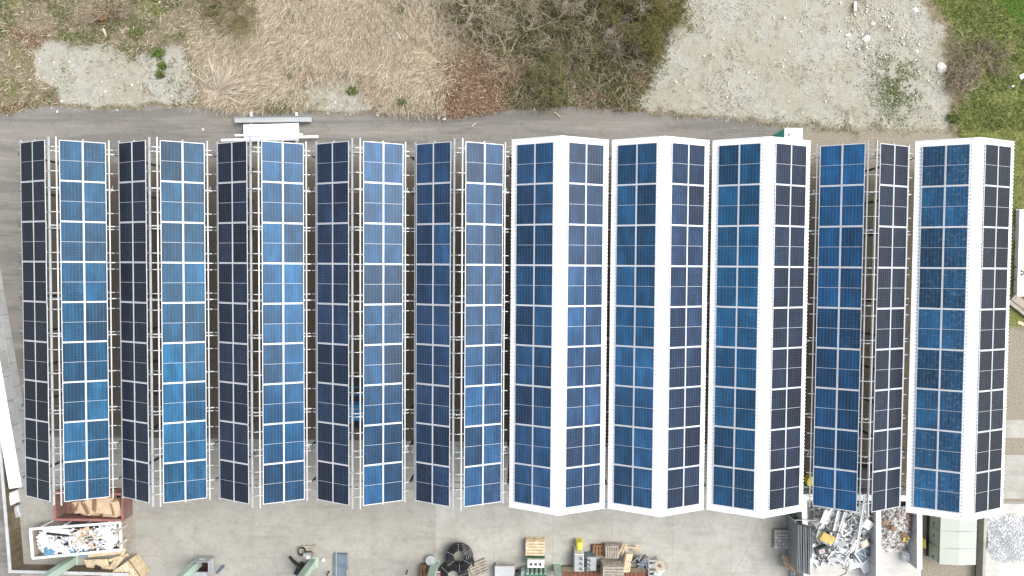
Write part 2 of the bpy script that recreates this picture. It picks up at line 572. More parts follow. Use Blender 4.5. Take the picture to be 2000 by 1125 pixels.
ZONES = {
    'pale': [(gp((66, 98), (90, 84), (122, 76), (150, 90), (168, 88), (214, 84), (232, 103), (262, 110), (300, 98), (322, 90), (360, 88), (372, 118), (385, 150), (392, 178), (376, 204), (300, 204), (200, 210), (120, 204), (112, 176), (66, 150)), .34, .88),
             (gp((590, 170), (625, 153), (692, 147), (704, 172), (728, 182), (744, 206), (735, 222), (592, 222)), .45, .72),
             (gp((1345, -80), (1318, 40), (1296, 92), (1283, 132), (1260, 168), (1244, 186), (1247, 216), (1330, 224), (1420, 232), (1500, 240), (1600, 250), (1720, 256), (1850, 258), (1853, 200), (1845, 150), (1853, 108), (1838, 52), (1800, 12), (1765, -80)), .65, .9)],
    'road': [(gp((-250, 250), (0, 232), (55, 214), (100, 209), (200, 214), (300, 208), (400, 210), (480, 222), (600, 220), (740, 222), (800, 226), (880, 234), (930, 224), (1000, 213), (1100, 211), (1240, 221), (1330, 226), (1410, 231), (1480, 240), (1530, 252), (1560, 300), (1600, 700), (1700, 1000), (1800, 1000), (1800, 1400), (0, 1400), (-25, 1000), (-250, 900)), .22, 1.0)],
    'tan': [(gp((1500, 246), (1600, 254), (1720, 260), (1870, 262), (1880, 320), (1860, 640), (1560, 640)), .3, 1.0),
            (gp((1900, 640), (2100, 640), (2100, 1300), (1790, 1300), (1790, 1000), (1900, 960)), .4, 1.0)],
    'green': [(gp((1785, -80), (1845, 55), (1875, 95), (1905, 160), (1860, 225), (1870, 300), (1900, 640), (2300, 640), (2300, -80)), .5, .85),
              (gp((-200, 960), (2, 960), (22, 1140), (-200, 1300)), .2, 1.0)] +
             [(gp((x - a, y), (x - a * .6, y - b * .8), (x + a * .1, y - b), (x + a * .8, y - b * .6), (x + a, y + b * .2), (x + a * .3, y + b), (x - a * .7, y + b * .7)), .3, s_) for x, y, a, b, s_ in (
                 (30, 12, 30, 14, .6), (140, 72, 34, 12, .85), (205, 40, 26, 24, .45), (265, 70, 16, 15, .9), (310, 112, 7, 22, .9), (300, 24, 34, 20, .75), (425, 24, 20, 14, .9),
                 (40, 110, 26, 20, .5), (20, 170, 26, 26, .5), (540, 205, 40, 9, 1.0), (780, 15, 20, 9, .9), (688, 178, 9, 5, 1.0), (320, 130, 7, 5, 1.0), (316, 148, 7, 6, 1.0), (500, 62, 12, 12, .6),
                 (340, 75, 22, 10, .6), (105, 138, 9, 5, .5), (480, 40, 26, 14, .5), (785, 200, 14, 8, .8), (800, 110, 18, 14, .4), (1210, 135, 26, 18, .95), (1150, 155, 18, 12, .8), (1065, 200, 30, 8, .7),
                 (1055, 130, 26, 20, .5), (1110, 120, 22, 16, .6), (1000, 45, 40, 30, .6), (975, 140, 16, 10, .5), (950, 70, 26, 20, .6), (1740, 175, 36, 26, .42), (1720, 120, 22, 16, .35), (1780, 120, 14, 14, .3), (1760, 228, 10, 6, .5), (1858, 232, 12, 8, .9), (1110, 40, 50, 26, .7))],
    'litter': [(gp((862, 132), (900, 120), (950, 95), (992, 100), (1030, 140), (1010, 200), (985, 214), (930, 226), (880, 229), (850, 206)), .9, .9),
               (gp((1150, 180), (1225, 140), (1262, 120), (1282, 110), (1262, 168), (1245, 190), (1240, 215), (1140, 208)), .5, .55),
               (gp((40, 60), (90, 70), (80, 95), (30, 92)), .4, .5), (gp((0, 215), (60, 200), (55, 214), (0, 232)), .3, .6),
               (gp((190, 15), (220, 20), (215, 50), (195, 46)), .3, .7), (gp((405, 20), (418, 20), (416, 50), (402, 50)), .3, .7)],
    'straw': [(gp((400, 70), (470, 20), (480, -80), (880, -80), (872, 60), (852, 205), (760, 205), (738, 176), (700, 142), (600, 144), (580, 190), (480, 214), (404, 200), (388, 120)), 1.1, .95)],
    'brush': [(gp((868, -80), (1340, -80), (1292, 98), (1254, 186), (1244, 216), (1000, 212), (990, 100), (866, 60)), 1.0, .95),
              (gp((1848, 66), (1895, 78), (1960, 104), (1972, 146), (1905, 160), (1886, 190), (1856, 220), (1846, 140)), .6, .62), (gp((1640, -30), (1680, -30), (1672, 40), (1690, 70), (1660, 30)), .3, .8)],
    'soil': [(gp((60, 318), (1620, 318), (1700, 330), (1900, 330), (1900, 940), (1540, 960), (1000, 880), (60, 850)), .9, 1.0)],  # shade of the roofs, painted into the ground beneath the bays
    'lush': [(gp((1925, -80), (1942, 8), (1975, 38), (2010, 62), (2300, 90), (2300, -80)), .25, 1.0)],
}
def masks(X, Y):
    wx = (fbm(X * .9, Y * .9, 3) - .5) * 1.1 + (fbm(X * 3.1, Y * 3.1, 9, 3) - .5) * .5
    wy = (fbm(X * .9 + 40, Y * .9, 5) - .5) * 1.1 + (fbm(X * 3.1, Y * 3.1 + 30, 13, 3) - .5) * .5
    out = {}
    for k, polys in ZONES.items():
        m = np.zeros(X.shape)
        for poly, soft, s_ in polys:
            wf = .45 if k in ('road', 'pale', 'lush') else 1.0
            pa = np.array(poly)
            lo, hi = pa.min(0) - 2.2, pa.max(0) + 2.2
            k_ = (X > lo[0]) & (X < hi[0]) & (Y > lo[1]) & (Y < hi[1])
            if not k_.any():
                continue
            d = sdist((X + wx * wf)[k_], (Y + wy * wf)[k_], poly)
            m[k_] = np.maximum(m[k_], s_ * np.clip(.5 + d / (2 * soft), 0, 1))
        out[k] = m
    out['pale'] = out['pale'] * (1 - .45 * np.clip((fbm(X * 1.3, Y * 1.3, 31) - .56) * 4, 0, 1))
    return out
def height(X, Y, M):
    wild = np.clip(1 - M['road'] - .85 * M['pale'] - M['tan'], 0, 1)
    return wild * (.10 + .45 * (fbm(X * .35, Y * .35, 21) - .35) + .12 * (fbm(X * 1.6, Y * 1.6, 23) - .5)) + M['pale'] * .05 * (fbm(X * .8, Y * .8, 25) - .3)

def ground_mat():
    m, t, b = nt('ground_mix')
    p = wpos(t)
    def att(n):
        a = t.nodes.new('ShaderNodeAttribute')
        a.attribute_name = n
        s = t.nodes.new('ShaderNodeSeparateColor')
        t.links.new(a.outputs['Color'], s.inputs[0])
        return s.outputs[0], s.outputs[1], s.outputs[2]
    pale, road, green = att('maskA')
    litter, straw, brush = att('maskB')
    tan, lush, roof_shade = att('maskC')
    nf = noise(t, 9, 8, .72, p)
    nm = noise(t, 1.7, 7, .65, p)
    nl = noise(t, .32, 5, .6, p)
    nx = noise(t, 26, 4, .7, p)
    def sharpen(fac, amt=.55):
        v = mth(t, 'ADD', fac, mth(t, 'MULTIPLY', mth(t, 'SUBTRACT', nf, .5), amt))
        return ramp(t, v, [(.36, 0), (.64, 1)])
    c = ramp(t, nf, [(.30, (.095, .074, .046)), (.46, (.20, .162, .108)), (.60, (.30, .248, .175)), (.75, (.39, .335, .25))])
    gfac = mth(t, 'MULTIPLY', ramp(t, nm, [(.46, 0), (.58, .85)]), ramp(t, nf, [(.40, 0), (.58, 1)]))
    c = mixc(t, gfac, c, (.075, .10, .030))
    c = mixc(t, mth(t, 'MULTIPLY', straw, .9), c, ramp(t, nf, [(.32, (.19, .15, .10)), (.5, (.37, .295, .205)), (.72, (.50, .415, .31))]))
    c = mixc(t, brush, c, ramp(t, nf, [(.32, (.016, .022, .008)), (.46, (.050, .056, .020)), (.56, (.11, .096, .050)), (.70, (.23, .19, .125))]))
    c = mixc(t, sharpen(litter), c, ramp(t, nx, [(.30, (.05, .032, .020)), (.5, (.150, .090, .052)), (.72, (.28, .19, .13))]))
    c = mixc(t, sharpen(green, .8), c, ramp(t, nf, [(.30, (.062, .085, .022)), (.5, (.145, .162, .050)), (.62, (.205, .205, .078)), (.74, (.31, .275, .145))]))
    c = mixc(t, lush, c, ramp(t, nf, [(.3, (.030, .070, .010)), (.7, (.085, .15, .022))]))
    c = mixc(t, sharpen(tan), c, ramp(t, nf, [(.30, (.17, .145, .11)), (.55, (.28, .25, .195)), (.75, (.36, .33, .27))]))
    pc = ramp(t, nf, [(.28, (.245, .237, .200)), (.5, (.345, .336, .292)), (.72, (.44, .43, .385))])
    pc = mixc(t, ramp(t, nl, [(.40, 0), (.60, .75)]), pc, mixc(t, nf, (.245, .23, .17), (.37, .35, .275)))
    pc = mixc(t, ramp(t, nm, [(.50, 0), (.72, .6)]), pc, (.215, .20, .155))
    pc = mixc(t, ramp(t, noise(t, .9, 7, .7, p), [(.56, 0), (.70, .45)]), pc, (.275, .285, .28))
    pc = mixc(t, ramp(t, nx, [(.70, 0), (.74, .9)]), pc, (.68, .67, .64))
    c = mixc(t, sharpen(pale), c, pc)
    rc = ramp(t, nf, [(.28, (.168, .158, .142)), (.5, (.215, .204, .184)), (.74, (.272, .259, .236))])
    rc = mixc(t, ramp(t, nl, [(.42, 0), (.62, .5)]), rc, (.205, .190, .162))
    rc = mixc(t, ramp(t, nm, [(.54, 0), (.72, .6)]), rc, (.122, .117, .110))
    rc = mixc(t, ramp(t, noise(t, 3.4, 8, .75, p), [(.60, 0), (.72, .5)]), rc, (.275, .258, .225))
    mpr = t.nodes.new('ShaderNodeMapping')
    mpr.inputs['Scale'].default_value = (.10, 1.1, 1)
    t.links.new(p, mpr.inputs['Vector'])
    rut = noise(t, 1.0, 6, .65, mpr.outputs[0])          # wheel tracks along the lane
    rc = mixc(t, ramp(t, rut, [(.44, .55), (.50, 0), (.56, 0), (.64, .5)]), rc, ramp(t, rut, [(.49, (.135, .128, .118)), (.51, (.30, .282, .248))]))
    rc = mixc(t, ramp(t, nx, [(.715, 0), (.74, .8)]), rc, (.42, .40, .37))
    c = mixc(t, sharpen(road, .45), c, rc)
    c = mixc(t, mth(t, 'MULTIPLY', roof_shade, .92), c, ramp(t, nf, [(.3, (.060, .050, .038)), (.5, (.098, .083, .064)), (.75, (.155, .135, .105))]))  # dark brown tone stands in for the shade under the roofs
    t.links.new(c, b.inputs['Base Color'])
    b.inputs['Roughness'].default_value = .95
    b.inputs['Specular IOR Level'].default_value = .1
    h = mth(t, 'ADD', mth(t, 'MULTIPLY', nf, .7), mth(t, 'MULTIPLY', nm, 1.0))
    bump(t, b, h, .55, .10)
    return m
ground_mat()

def grid_mesh(xs, ys):
    X, Y = np.meshgrid(xs, ys)
    M = masks(X, Y)
    Z = height(X, Y, M)
    nx_, ny_ = len(xs), len(ys)
    V = np.stack([X, Y, Z], -1).reshape(-1, 3)
    idx = np.arange(nx_ * ny_).reshape(ny_, nx_)
    Fq = np.stack([idx[:-1, :-1], idx[:-1, 1:], idx[1:, 1:], idx[1:, :-1]], -1).reshape(-1, 4)
    flat = {k: v.reshape(-1) for k, v in M.items()}
    return V, Fq, flat
def sub_object(name, V, F, flat, sel):
    f = F[sel]
    used, inv = np.unique(f, return_inverse=True)
    f = inv.reshape(f.shape)
    me = bpy.data.meshes.new(name)
    me.vertices.add(len(used))
    me.vertices.foreach_set('co', V[used].astype(np.float32).ravel())
    me.loops.add(f.size)
    me.loops.foreach_set('vertex_index', f.astype(np.int32).ravel())
    me.polygons.add(len(f))
    me.polygons.foreach_set('loop_start', np.arange(0, f.size, 4, dtype=np.int32))
    me.update(calc_edges=True)
    me.polygons.foreach_set('use_smooth', np.ones(len(f), bool))
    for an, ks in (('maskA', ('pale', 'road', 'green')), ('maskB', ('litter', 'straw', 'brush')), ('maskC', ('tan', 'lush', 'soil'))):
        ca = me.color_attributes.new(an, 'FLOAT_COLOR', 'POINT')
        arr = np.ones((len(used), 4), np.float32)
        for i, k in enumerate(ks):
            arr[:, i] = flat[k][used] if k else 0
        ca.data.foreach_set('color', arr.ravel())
    me.materials.append(MAT['ground_mix'])
    o = bpy.data.objects.new(name, me)
    COL.objects.link(o)
    return kind(o, 'structure')

xs = np.concatenate([np.arange(-62, -38, 1.5), np.arange(-38, 38, .14), np.arange(38, 62, 1.5)])
ys = np.concatenate([np.arange(-46, -20, 1.5), np.arange(-20, 9.5, .5), np.arange(9.5, 24, .13), np.arange(24, 46, 1.2)])
GV, GF, GM = grid_mesh(xs, ys)
fm = {k: v[GF].mean(1) for k, v in GM.items()}
is_road = (fm['road'] > .5) & (fm['tan'] < .5)
is_pale = (fm['pale'] > .5) & ~is_road
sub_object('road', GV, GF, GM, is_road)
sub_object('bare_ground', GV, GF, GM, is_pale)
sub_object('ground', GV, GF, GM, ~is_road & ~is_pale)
simple('far_field', (.13, .13, .06), .95, 0, .35, .25, (.22, .19, .12), .6, .1)
kind(MB().box((0, 0, -1.6), (900, 900, 2.0)).build('terrain', MAT['far_field']), 'structure')

# ------------------------------------------------------------------ concrete yard: cast slabs with open joints
def concrete(name, lo, hi, stain, rand=.10):
    m, t, b = nt(name)
    p = wpos(t)
    oi = t.nodes.new('ShaderNodeObjectInfo')
    n1 = noise(t, .55, 7, .62, p)
    n2 = noise(t, 5, 7, .7, p)
    n3 = noise(t, 1.4, 6, .7, p)
    c = ramp(t, n1, [(.32, lo), (.66, hi)])
    c = mixc(t, ramp(t, n2, [(.30, .30), (.6, 0)]), c, [x * .72 for x in lo])
    c = mixc(t, ramp(t, n3, [(.50, 0), (.72, .7)]), c, stain)
    mpc = t.nodes.new('ShaderNodeMapping')
    mpc.inputs['Scale'].default_value = (.16, 1.5, 1)
    mpc.inputs['Rotation'].default_value = (0, 0, .12)
    t.links.new(p, mpc.inputs['Vector'])
    c = mixc(t, ramp(t, noise(t, 1.0, 7, .7, mpc.outputs[0]), [(.54, 0), (.68, .5)]), c, [x * .85 for x in stain])
    c = mixc(t, ramp(t, noise(t, 2.1, 5, .6, p), [(.66, 0), (.74, .45)]), c, [x * .45 for x in stain])
    v = mth(t, 'ADD', 1 - rand / 2, mth(t, 'MULTIPLY', oi.outputs['Random'], rand))
    hs = t.nodes.new('ShaderNodeHueSaturation')
    t.links.new(c, hs.inputs['Color'])
    t.links.new(v, hs.inputs['Value'])
    t.links.new(hs.outputs[0], b.inputs['Base Color'])
    b.inputs['Roughness'].default_value = .88
    b.inputs['Specular IOR Level'].default_value = .2
    bump(t, b, n2, .15, .03)
    return m
concrete('concrete_old', (.285, .275, .243), (.36, .348, .312), (.235, .212, .172), .05)
concrete('concrete_mid', (.325, .315, .282), (.41, .40, .362), (.27, .248, .208), .05)
concrete('concrete_pale', (.46, .45, .42), (.58, .57, .54), (.38, .36, .32), .06)
concrete('concrete_wall', (.40, .41, .41), (.50, .51, .51), (.33, .33, .31))
concrete('concrete_dirty', (.10, .08, .05), (.21, .175, .125), (.05, .05, .025), .3)
simple('joint', (.15, .14, .12), .95)

yard = empty('concrete_yard', (0, 0, 0))
kind(yard, 'structure')
JX = [at(x, 1095).x for x in (40, 149, 265, 381, 495, 612, 728, 850, 965, 1079, 1195, 1313, 1427, 1540)]
JY = [-26.0, at(1000, 1096).y, at(1000, 932).y, at(1000, 863).y]
for i in range(len(JX) - 1):
    for j in range(len(JY) - 1):
        g = .005
        x0, x1, y0, y1 = JX[i] + g, JX[i + 1] - g, JY[j] + g, JY[j + 1] - g
        mat = 'concrete_old' if i < 7 else 'concrete_mid'
        mb = MB()
        mb.box(((x0 + x1) / 2, (y0 + y1) / 2, -.04 + random.uniform(0, .004)), (x1 - x0, y1 - y0, .14))
        mb.build('slab', MAT[mat], yard)
mb = MB()
mb.box(((JX[0] + JX[-1]) / 2, (JY[0] + JY[-1]) / 2, .0), (JX[-1] - JX[0], JY[-1] - JY[0], .06))
mb.build('joint_bed', MAT['joint'], yard)
SLAB = .033
poly = gp((1492, 1000), (1520, 1000), (1500, 1040), (1480, 1070), (1448, 1140), (1422, 1140), (1462, 1069))
kind(MB().prism(poly, SLAB - .02, SLAB + .012).build('drain_strip', MAT['concrete_mid']), 'structure')
# storage-bay floor and the strips of paving at the right
x0, x1 = at(1545, 1060).x, at(1800, 1060).x
kind(MB().prism([(x0, -26), (x1, -26), (x1, at(1700, 960).y), (x0, at(1700, 960).y)], -.1, .030).build('bay_floor', MAT['concrete_pale']), 'structure')
for k, (ya, yb) in enumerate(((820, 855), (888, 974))):
    kind(MB().prism(gp((1935, ya), (2150, ya), (2150, yb), (1935, yb)), -.05, .03).build('paved_path', MAT['concrete_mid']), 'structure')

# ------------------------------------------------------------------ more materials
simple('red_paint', (.30, .12, .11), .55, 0, .22, 1.6, (.14, .07, .05), .6)
simple('red_inside', (.19, .10, .085), .7, 0, .3, 2.0, (.22, .18, .15), .8)
simple('maroon', (.045, .012, .016), .6, 0, .3, 2.0)
simple('cardboard', (.56, .42, .28), .85, 0, .14, 2.0, (.33, .22, .13), .4, .2)
simple('cardboard_dark', (.32, .21, .12), .85, 0, .16, 2.0, None, 0, .2)
simple('wood_light', (.60, .49, .33), .8, 0, .22, 4.0, (.30, .22, .13), .5, .2)
simple('wood_grey', (.34, .30, .25), .85, 0, .22, 4.0, (.20, .17, .14), .5, .2)
simple('wood_brown', (.22, .13, .07), .85, 0, .28, 4.0, (.10, .06, .035), .6, .2)
simple('green_steel', (.36, .47, .39), .5, 0, .08, 1.0, (.25, .30, .24), .35)
simple('green_cabin', (.30, .35, .25), .55, 0, .05, .8, (.24, .27, .20), .25)
simple('green_roof', (.39, .41, .365), .55, 0, .04, .8, (.31, .34, .28), .25)
simple('green_dark', (.07, .17, .11), .5, 0, .2, 2.0, (.05, .08, .06), .4)
simple('teal', (.05, .50, .40), .45, 0, .08, 1.5)
simple('black_plastic', (.012, .012, .013), .28, 0, .3, 5.0)
simple('dark_void', (.02, .02, .02), .9)
simple('blue_plastic', (.10, .23, .34), .65, 0, .25, 2.5)
simple('blue_paint', (.03, .22, .45), .4, 0, .12, 1.5, (.03, .10, .16), .3)
simple('yellow', (.72, .62, .06), .5, 0, .15, 3.0)
simple('yellow_board', (.62, .45, .14), .7, 0, .2, 2.0, (.30, .20, .08), .5)
simple('brown_lid', (.16, .058, .028), .6, .1, .3, 3.0, (.09, .035, .02), .5)
simple('grey_machine', (.36, .38, .38), .5, .2, .12, 2.0, (.20, .19, .17), .5)
simple('grey_sheet', (.24, .26, .27), .5, .3, .14, 1.2, (.33, .34, .34), .4)
simple('blue_sheet', (.14, .19, .24), .5, .2, .2, 2.0, (.24, .26, .28), .4)
simple('bag_white', (.66, .66, .66), .55, 0, .12, 4.0)
simple('pink_mark', (.55, .2, .2), .6)
simple('scrap_metal', (.64, .66, .67), .45, .15, .22, 1.5, (.22, .21, .20), .55)
simple('beige', (.38, .33, .26), .8, 0, .15, 3.0)

def P(px, py, h=SLAB):
    return at(px, py, h)
def one(name, mb, mat, label, cat, group=None, bevel=0.0):
    """a thing that is a single mesh; origin at its base centre"""
    v = np.array(mb.v)
    c = Vector(((v[:, 0].min() + v[:, 0].max()) / 2, (v[:, 1].min() + v[:, 1].max()) / 2, v[:, 2].min()))
    mats = [MAT[m] for m in mat] if isinstance(mat, (list, tuple)) else MAT[mat]
    return tag(mb.build(name, mats, None, off=c, bevel=bevel), label, cat, group)
def rotm(rx, ry, rz):
    return Euler((rx, ry, rz), 'XYZ').to_matrix()

# ------------------------------------------------------------------ left edge: block wall, retaining wall, cabinets
a0, b0 = at(0, 518), at(42.7, 950, 1.4)
a0, b0 = Vector((a0.x, a0.y, 0)), Vector((b0.x, b0.y, 0))
dv = (b0 - a0).normalized()
nv = Vector((dv.y, -dv.x, 0))
if nv.x > 0:
    nv = -nv
start = a0 - dv * 6.4
n_blk = int(round((b0 - start).length / 1.6))
bl = (b0 - start).length / n_blk
wall = tag(empty('block_wall', start), 'grey concrete block wall with white top running beside the left solar bay', 'wall')
ang = math.atan2(dv.y, dv.x)
for course in range(2):
    sh = 0 if course == 0 else bl / 2
    k = -1 if course else 0
    while True:
        s0, s1 = max(0, k * bl + sh), min((b0 - start).length, (k + 1) * bl + sh)
        k += 1
        if s0 >= (b0 - start).length - .05:
            break
        if s1 - s0 < .1:
            continue
        mid = start + dv * ((s0 + s1) / 2) + nv * .4
        mb = MB()
        mb.box((mid.x, mid.y, .345 + course * .70), (s1 - s0 - .022, .8 - .012 * random.random(), .685), rz=ang)
        mb.build('block', MAT['concrete_wall'], wall, bevel=.012)
mid = start + dv * ((b0 - start).length / 2 + .03) + nv * .42
MB().box((mid.x, mid.y, 1.412), ((b0 - start).length, .86, .03), rz=ang).build('cap_sheet', MAT['white_sheet'], wall)

rw = tag(empty('retaining_wall', P(20, 1118)), 'low mossy brown-stained retaining wall around the yard corner', 'wall')
w1, w2, w3 = at(-2, 850, 1.15), at(20, 1119, 1.15), at(252, 1122, 1.15)
for (p, q) in ((w1, w2), (w2, w3)):
    d = (q - p).normalized()
    n = 7
    for k in range(n):
        s0, s1 = p.lerp(q, k / n), p.lerp(q, (k + 1) / n)
        s1 = s1 - d * .02
        mb = MB()
        mb.beam(Vector((s0.x, s0.y, .55)), Vector((s1.x, s1.y, .55)), .18, 1.14)
        mb.build('wall_panel', MAT['concrete_dirty'], rw, bevel=.01)
mb = MB()
for (p, q) in ((w1, w2), (w2, w3)):
    mb.beam(Vector((p.x, p.y, 1.145)), Vector((q.x, q.y, 1.145)), .20, .05)
MB().beam(Vector((w1.x, w1.y, 1.145)), Vector((w2.x, w2.y, 1.145)), .20, .05).build('coping', MAT['concrete_wall'], rw)
MB().beam(Vector((w2.x, w2.y + .1, 1.15)), Vector((w3.x, w3.y, 1.15)), .20, .05).build('coping', MAT['concrete_wall'], rw)

c = P(31, 968)
mb = MB().box((c.x, c.y, .40), (.45, .85, .75), rz=.1)
mb.box((c.x + .12, c.y - .02, .79), (.16, .5, .04), rz=.1)
one('cabinet', mb, 'white_paint', 'narrow white metal cabinet at the end of the block wall', 'cabinet', bevel=.01)
c = P(38, 996)
mb = MB().box((c.x, c.y, .22), (.55, .8, .4), rz=.22).box((c.x - .03, c.y + .1, .44), (.45, .4, .06), rz=.22)
one('metal_box', mb, 'galv', 'pale grey metal box lying on the ground below the white cabinet', 'box', bevel=.02)
c = P(27, 975)
one('metal_box', MB().box((c.x, c.y, .3), (.32, .34, .5), rz=.4), 'grey_machine', 'small grey box beside the retaining wall and cabinet', 'box', bevel=.02)

# ------------------------------------------------------------------ red skip with cardboard
def skip(name, quad, h, mat, matin, label, wall_t=.07, ribs=4):
    """open-topped container; quad = four rim corners in plan, in order"""
    c = sum((Vector(q) for q in quad), Vector((0, 0, 0))) / 4
    root = tag(empty(name, (c.x, c.y, SLAB)), label, 'skip')
    Q = [Vector((q.x, q.y, 0)) for q in quad]
    for k in range(4):
        p, q = Q[k], Q[(k + 1) % 4]
        d = (q - p).normalized()
        inn = Vector((-d.y, d.x, 0))
        if inn.dot(Vector((c.x, c.y, 0)) - p) < 0:
            inn = -inn
        e = wall_t if k % 2 else 0.0
        pp, qq = p + d * e + inn * wall_t / 2, q - d * e + inn * wall_t / 2
        mb = MB()
        mb.beam(Vector((pp.x, pp.y, h / 2 + .05)), Vector((qq.x, qq.y, h / 2 + .05)), wall_t, h - .10)
        sd = mb.build('side_panel', MAT[matin], root)
        mb = MB()
        mb.beam(Vector((pp.x, pp.y, h + .03)), Vector((qq.x, qq.y, h + .03)), wall_t + .08, .09)
        mb.build('rim', MAT[mat], root)
        for r_ in range(ribs if k % 2 == 0 else 0):
            f = (r_ + .5) / ribs
            s_ = p.lerp(q, f) - inn * .045
            mb = MB()
            mb.box((s_.x, s_.y, h / 2 + .06), (.09, .08, h - .16), rz=math.atan2(d.y, d.x))
            mb.build('rib', MAT[mat], sd, off=root.location)
            s_ = p.lerp(q, f) + inn * (wall_t + .012)
            mb = MB()
            mb.box((s_.x, s_.y, h / 2 + .06), (.05, .022, h - .2), rz=math.atan2(d.y, d.x))
            mb.build('rib', MAT[mat], sd, off=root.location)
    mb = MB()
    m2 = [v + (Vector((c.x, c.y, 0)) - v).normalized() * .09 for v in Q]
    mb.prism([(v.x, v.y) for v in m2], SLAB + .06, SLAB + .13)
    mb.build('floor', MAT[matin], root)
    return root
H1 = 1.15
rq = [at(106, 960, H1), at(241, 964, H1), at(241, 1017, H1), at(108, 1015, H1)]
skip('red_skip', rq, H1, 'red_paint', 'red_inside', 'red open-top skip half filled with cardboard, below the second bay')
CB = [(160, 988, .40, .9, .8, .4, .15, .1), (168, 992, .50, 1.1, .7, .45, -.2, -.15), (188, 985, .62, 1.2, 1.0, .5, .35, .1), (205, 985, .85, 1.2, 1.15, .35, -.12, .12),
      (218, 1003, .5, 1.2, .7, .4, .1, -.2), (190, 1004, .32, .9, .6, .35, -.5, .2), (230, 990, .8, .5, 1.1, .5, .1, .25), (182, 976, .6, 1.2, .6, .4, .3, .05), (176, 1003, .36, .8, .5, .3, -.2, .15), (205, 968, .8, 1.3, .6, .4, 0, .1)]
CBL = ['flattened box by the empty end of the red skip', 'torn box with white tape in the red skip', 'brown box turned corner-up in the middle of the red skip', 'largest flat cardboard sheet on top in the red skip', 'creased box in the near right corner of the red skip',
       'small torn box on the skip floor', 'narrow box standing against the right end of the red skip', 'box half under the solar panels in the red skip', 'open box lying on the bare skip floor near its middle', 'long box along the far side of the red skip']
for k, (px, py, z, sx, sy, sz, rz, tl) in enumerate(CB):
    c = at(px, py, z)
    mb = MB()
    M = rotm(tl, tl * .7, rz)
    mb.box(c, (sx, sy, sz), M=M, mi=0)
    mb.box(c + M @ Vector((sx * .3, sy * .52, sz * .5)), (sx * .4, sy * .5, .012), M=M @ rotm(.5, 0, 0), mi=1)
    mb.box(c + M @ Vector((-sx * .5, 0, sz * .5)), (sx * .4, sy * .8, .012), M=M @ rotm(0, -.6, 0), mi=1)
    one('cardboard_box', mb, ('cardboard', 'cardboard_dark'), CBL[k], 'cardboard box', 'cardboard in the red skip')

# ------------------------------------------------------------------ white skip full of rubbish
H2 = 1.25
wq = [at(59, 1032, H2), at(236, 1019, H2), at(239, 1074, H2), at(64, 1091, H2)]
skip('white_skip', wq, H2, 'white_paint', 'wood_grey', 'long white open-top skip heaped with mixed rubbish, below the red skip')
def crumple(c, r, seed, flat=.6, mi=0, mb=None, n=2):
    """crumpled bag / lump"""
    rr = random.Random(seed)
    bm = bmesh.new()
    bmesh.ops.create_icosphere(bm, subdivisions=n, radius=1.0)
    V = []
    for v in bm.verts:
        k = .72 + .45 * rr.random()
        V.append((c[0] + v.co.x * r * k, c[1] + v.co.y * r * k * .9, c[2] + v.co.z * r * k * flat))
    F = [tuple(v.index for v in f.verts) for f in bm.faces]
    bm.free()
    mb = mb or MB()
    return mb.add(V, F, mi)
def in_quad(q, u, v):
    a = Vector(q[0]).lerp(Vector(q[1]), u)
    b_ = Vector(q[3]).lerp(Vector(q[2]), u)
    return a.lerp(b_, v)
rr = random.Random(5)
mb = MB()
for k in range(1250):
    u, v = rr.uniform(.06, .95), rr.uniform(.08, .92)
    p = in_quad(wq, u, v)
    z = .78 + .38 * math.sin(3.1 * u) * math.sin(3.1 * v) + rr.uniform(-.1, .26)
    mi = rr.choice([0, 0, 0, 0, 1, 1, 2, 3, 4, 5] if u > .5 else [0, 0, 0, 0, 0, 1, 2, 5])
    s_ = rr.uniform(.06, .26)
    if rr.random() < .6:
        mb.box((p.x, p.y, z), (s_ * 1.5, s_ * rr.uniform(.3, 1), rr.uniform(.02, .12)), M=rotm(rr.uniform(-.7, .7), rr.uniform(-.7, .7), rr.uniform(0, 6.3)), mi=mi)
    else:
        crumple((p.x, p.y, z), s_ * .55, rr.random(), .7, mi, mb, 1)
kind(tag(mb.build('rubbish', [MAT[m] for m in ('bag_white', 'scrap_metal', 'black_plastic', 'cardboard', 'green_dark', 'grey_machine')]), 'loose mixed white and dark rubbish heaped in the white skip', 'rubbish'), 'stuff')
p = [in_quad(wq, u, .5) for u in (.04, .96)]
mbf = MB().prism([(in_quad(wq, u, v).x, in_quad(wq, u, v).y) for u, v in ((.03, .06), (.97, .06), (.97, .94), (.03, .94))], .2, .62)
kind(tag(mbf.build('rubbish_fill', MAT['grey_machine']), 'grey packed rubbish below the surface of the white skip', 'rubbish'), 'stuff')
for k, (px, py, r_, mat, lab) in enumerate([(98, 1078, .55, 'blue_plastic', 'largest blue bag in the near left corner of the white skip'), (142, 1074, .36, 'blue_plastic', 'round blue bag against the near side of the white skip'),
        (165, 1080, .34, 'blue_plastic', 'blue bag hanging over the near rim of the white skip'), (141, 1056, .36, 'blue_plastic', 'dull blue bag in the middle of the white skip'),
        (112, 1062, .62, 'bag_white', 'big white sack left of the middle in the white skip'), (84, 1052, .50, 'bag_white', 'white sack at the left end of the white skip'), (205, 1040, .62, 'bag_white', 'white sack near the right end of the white skip'),
        (220, 1052, .5, 'bag_white', 'crumpled white sack beside the right end wall of the white skip'), (128, 1073, .42, 'bag_white', 'white bag between the two blue bags on the near side'), (213, 1064, .45, 'bag_white', 'white bag in the near right corner of the white skip')]):
    c = at(px, py, 1.05)
    one('rubbish_bag', crumple((c.x, c.y, 1.08), r_ * .78, 40 + k, .5, n=3), mat, lab, 'bag', 'bags in the white skip')
c = at(112, 1036, 1.2)
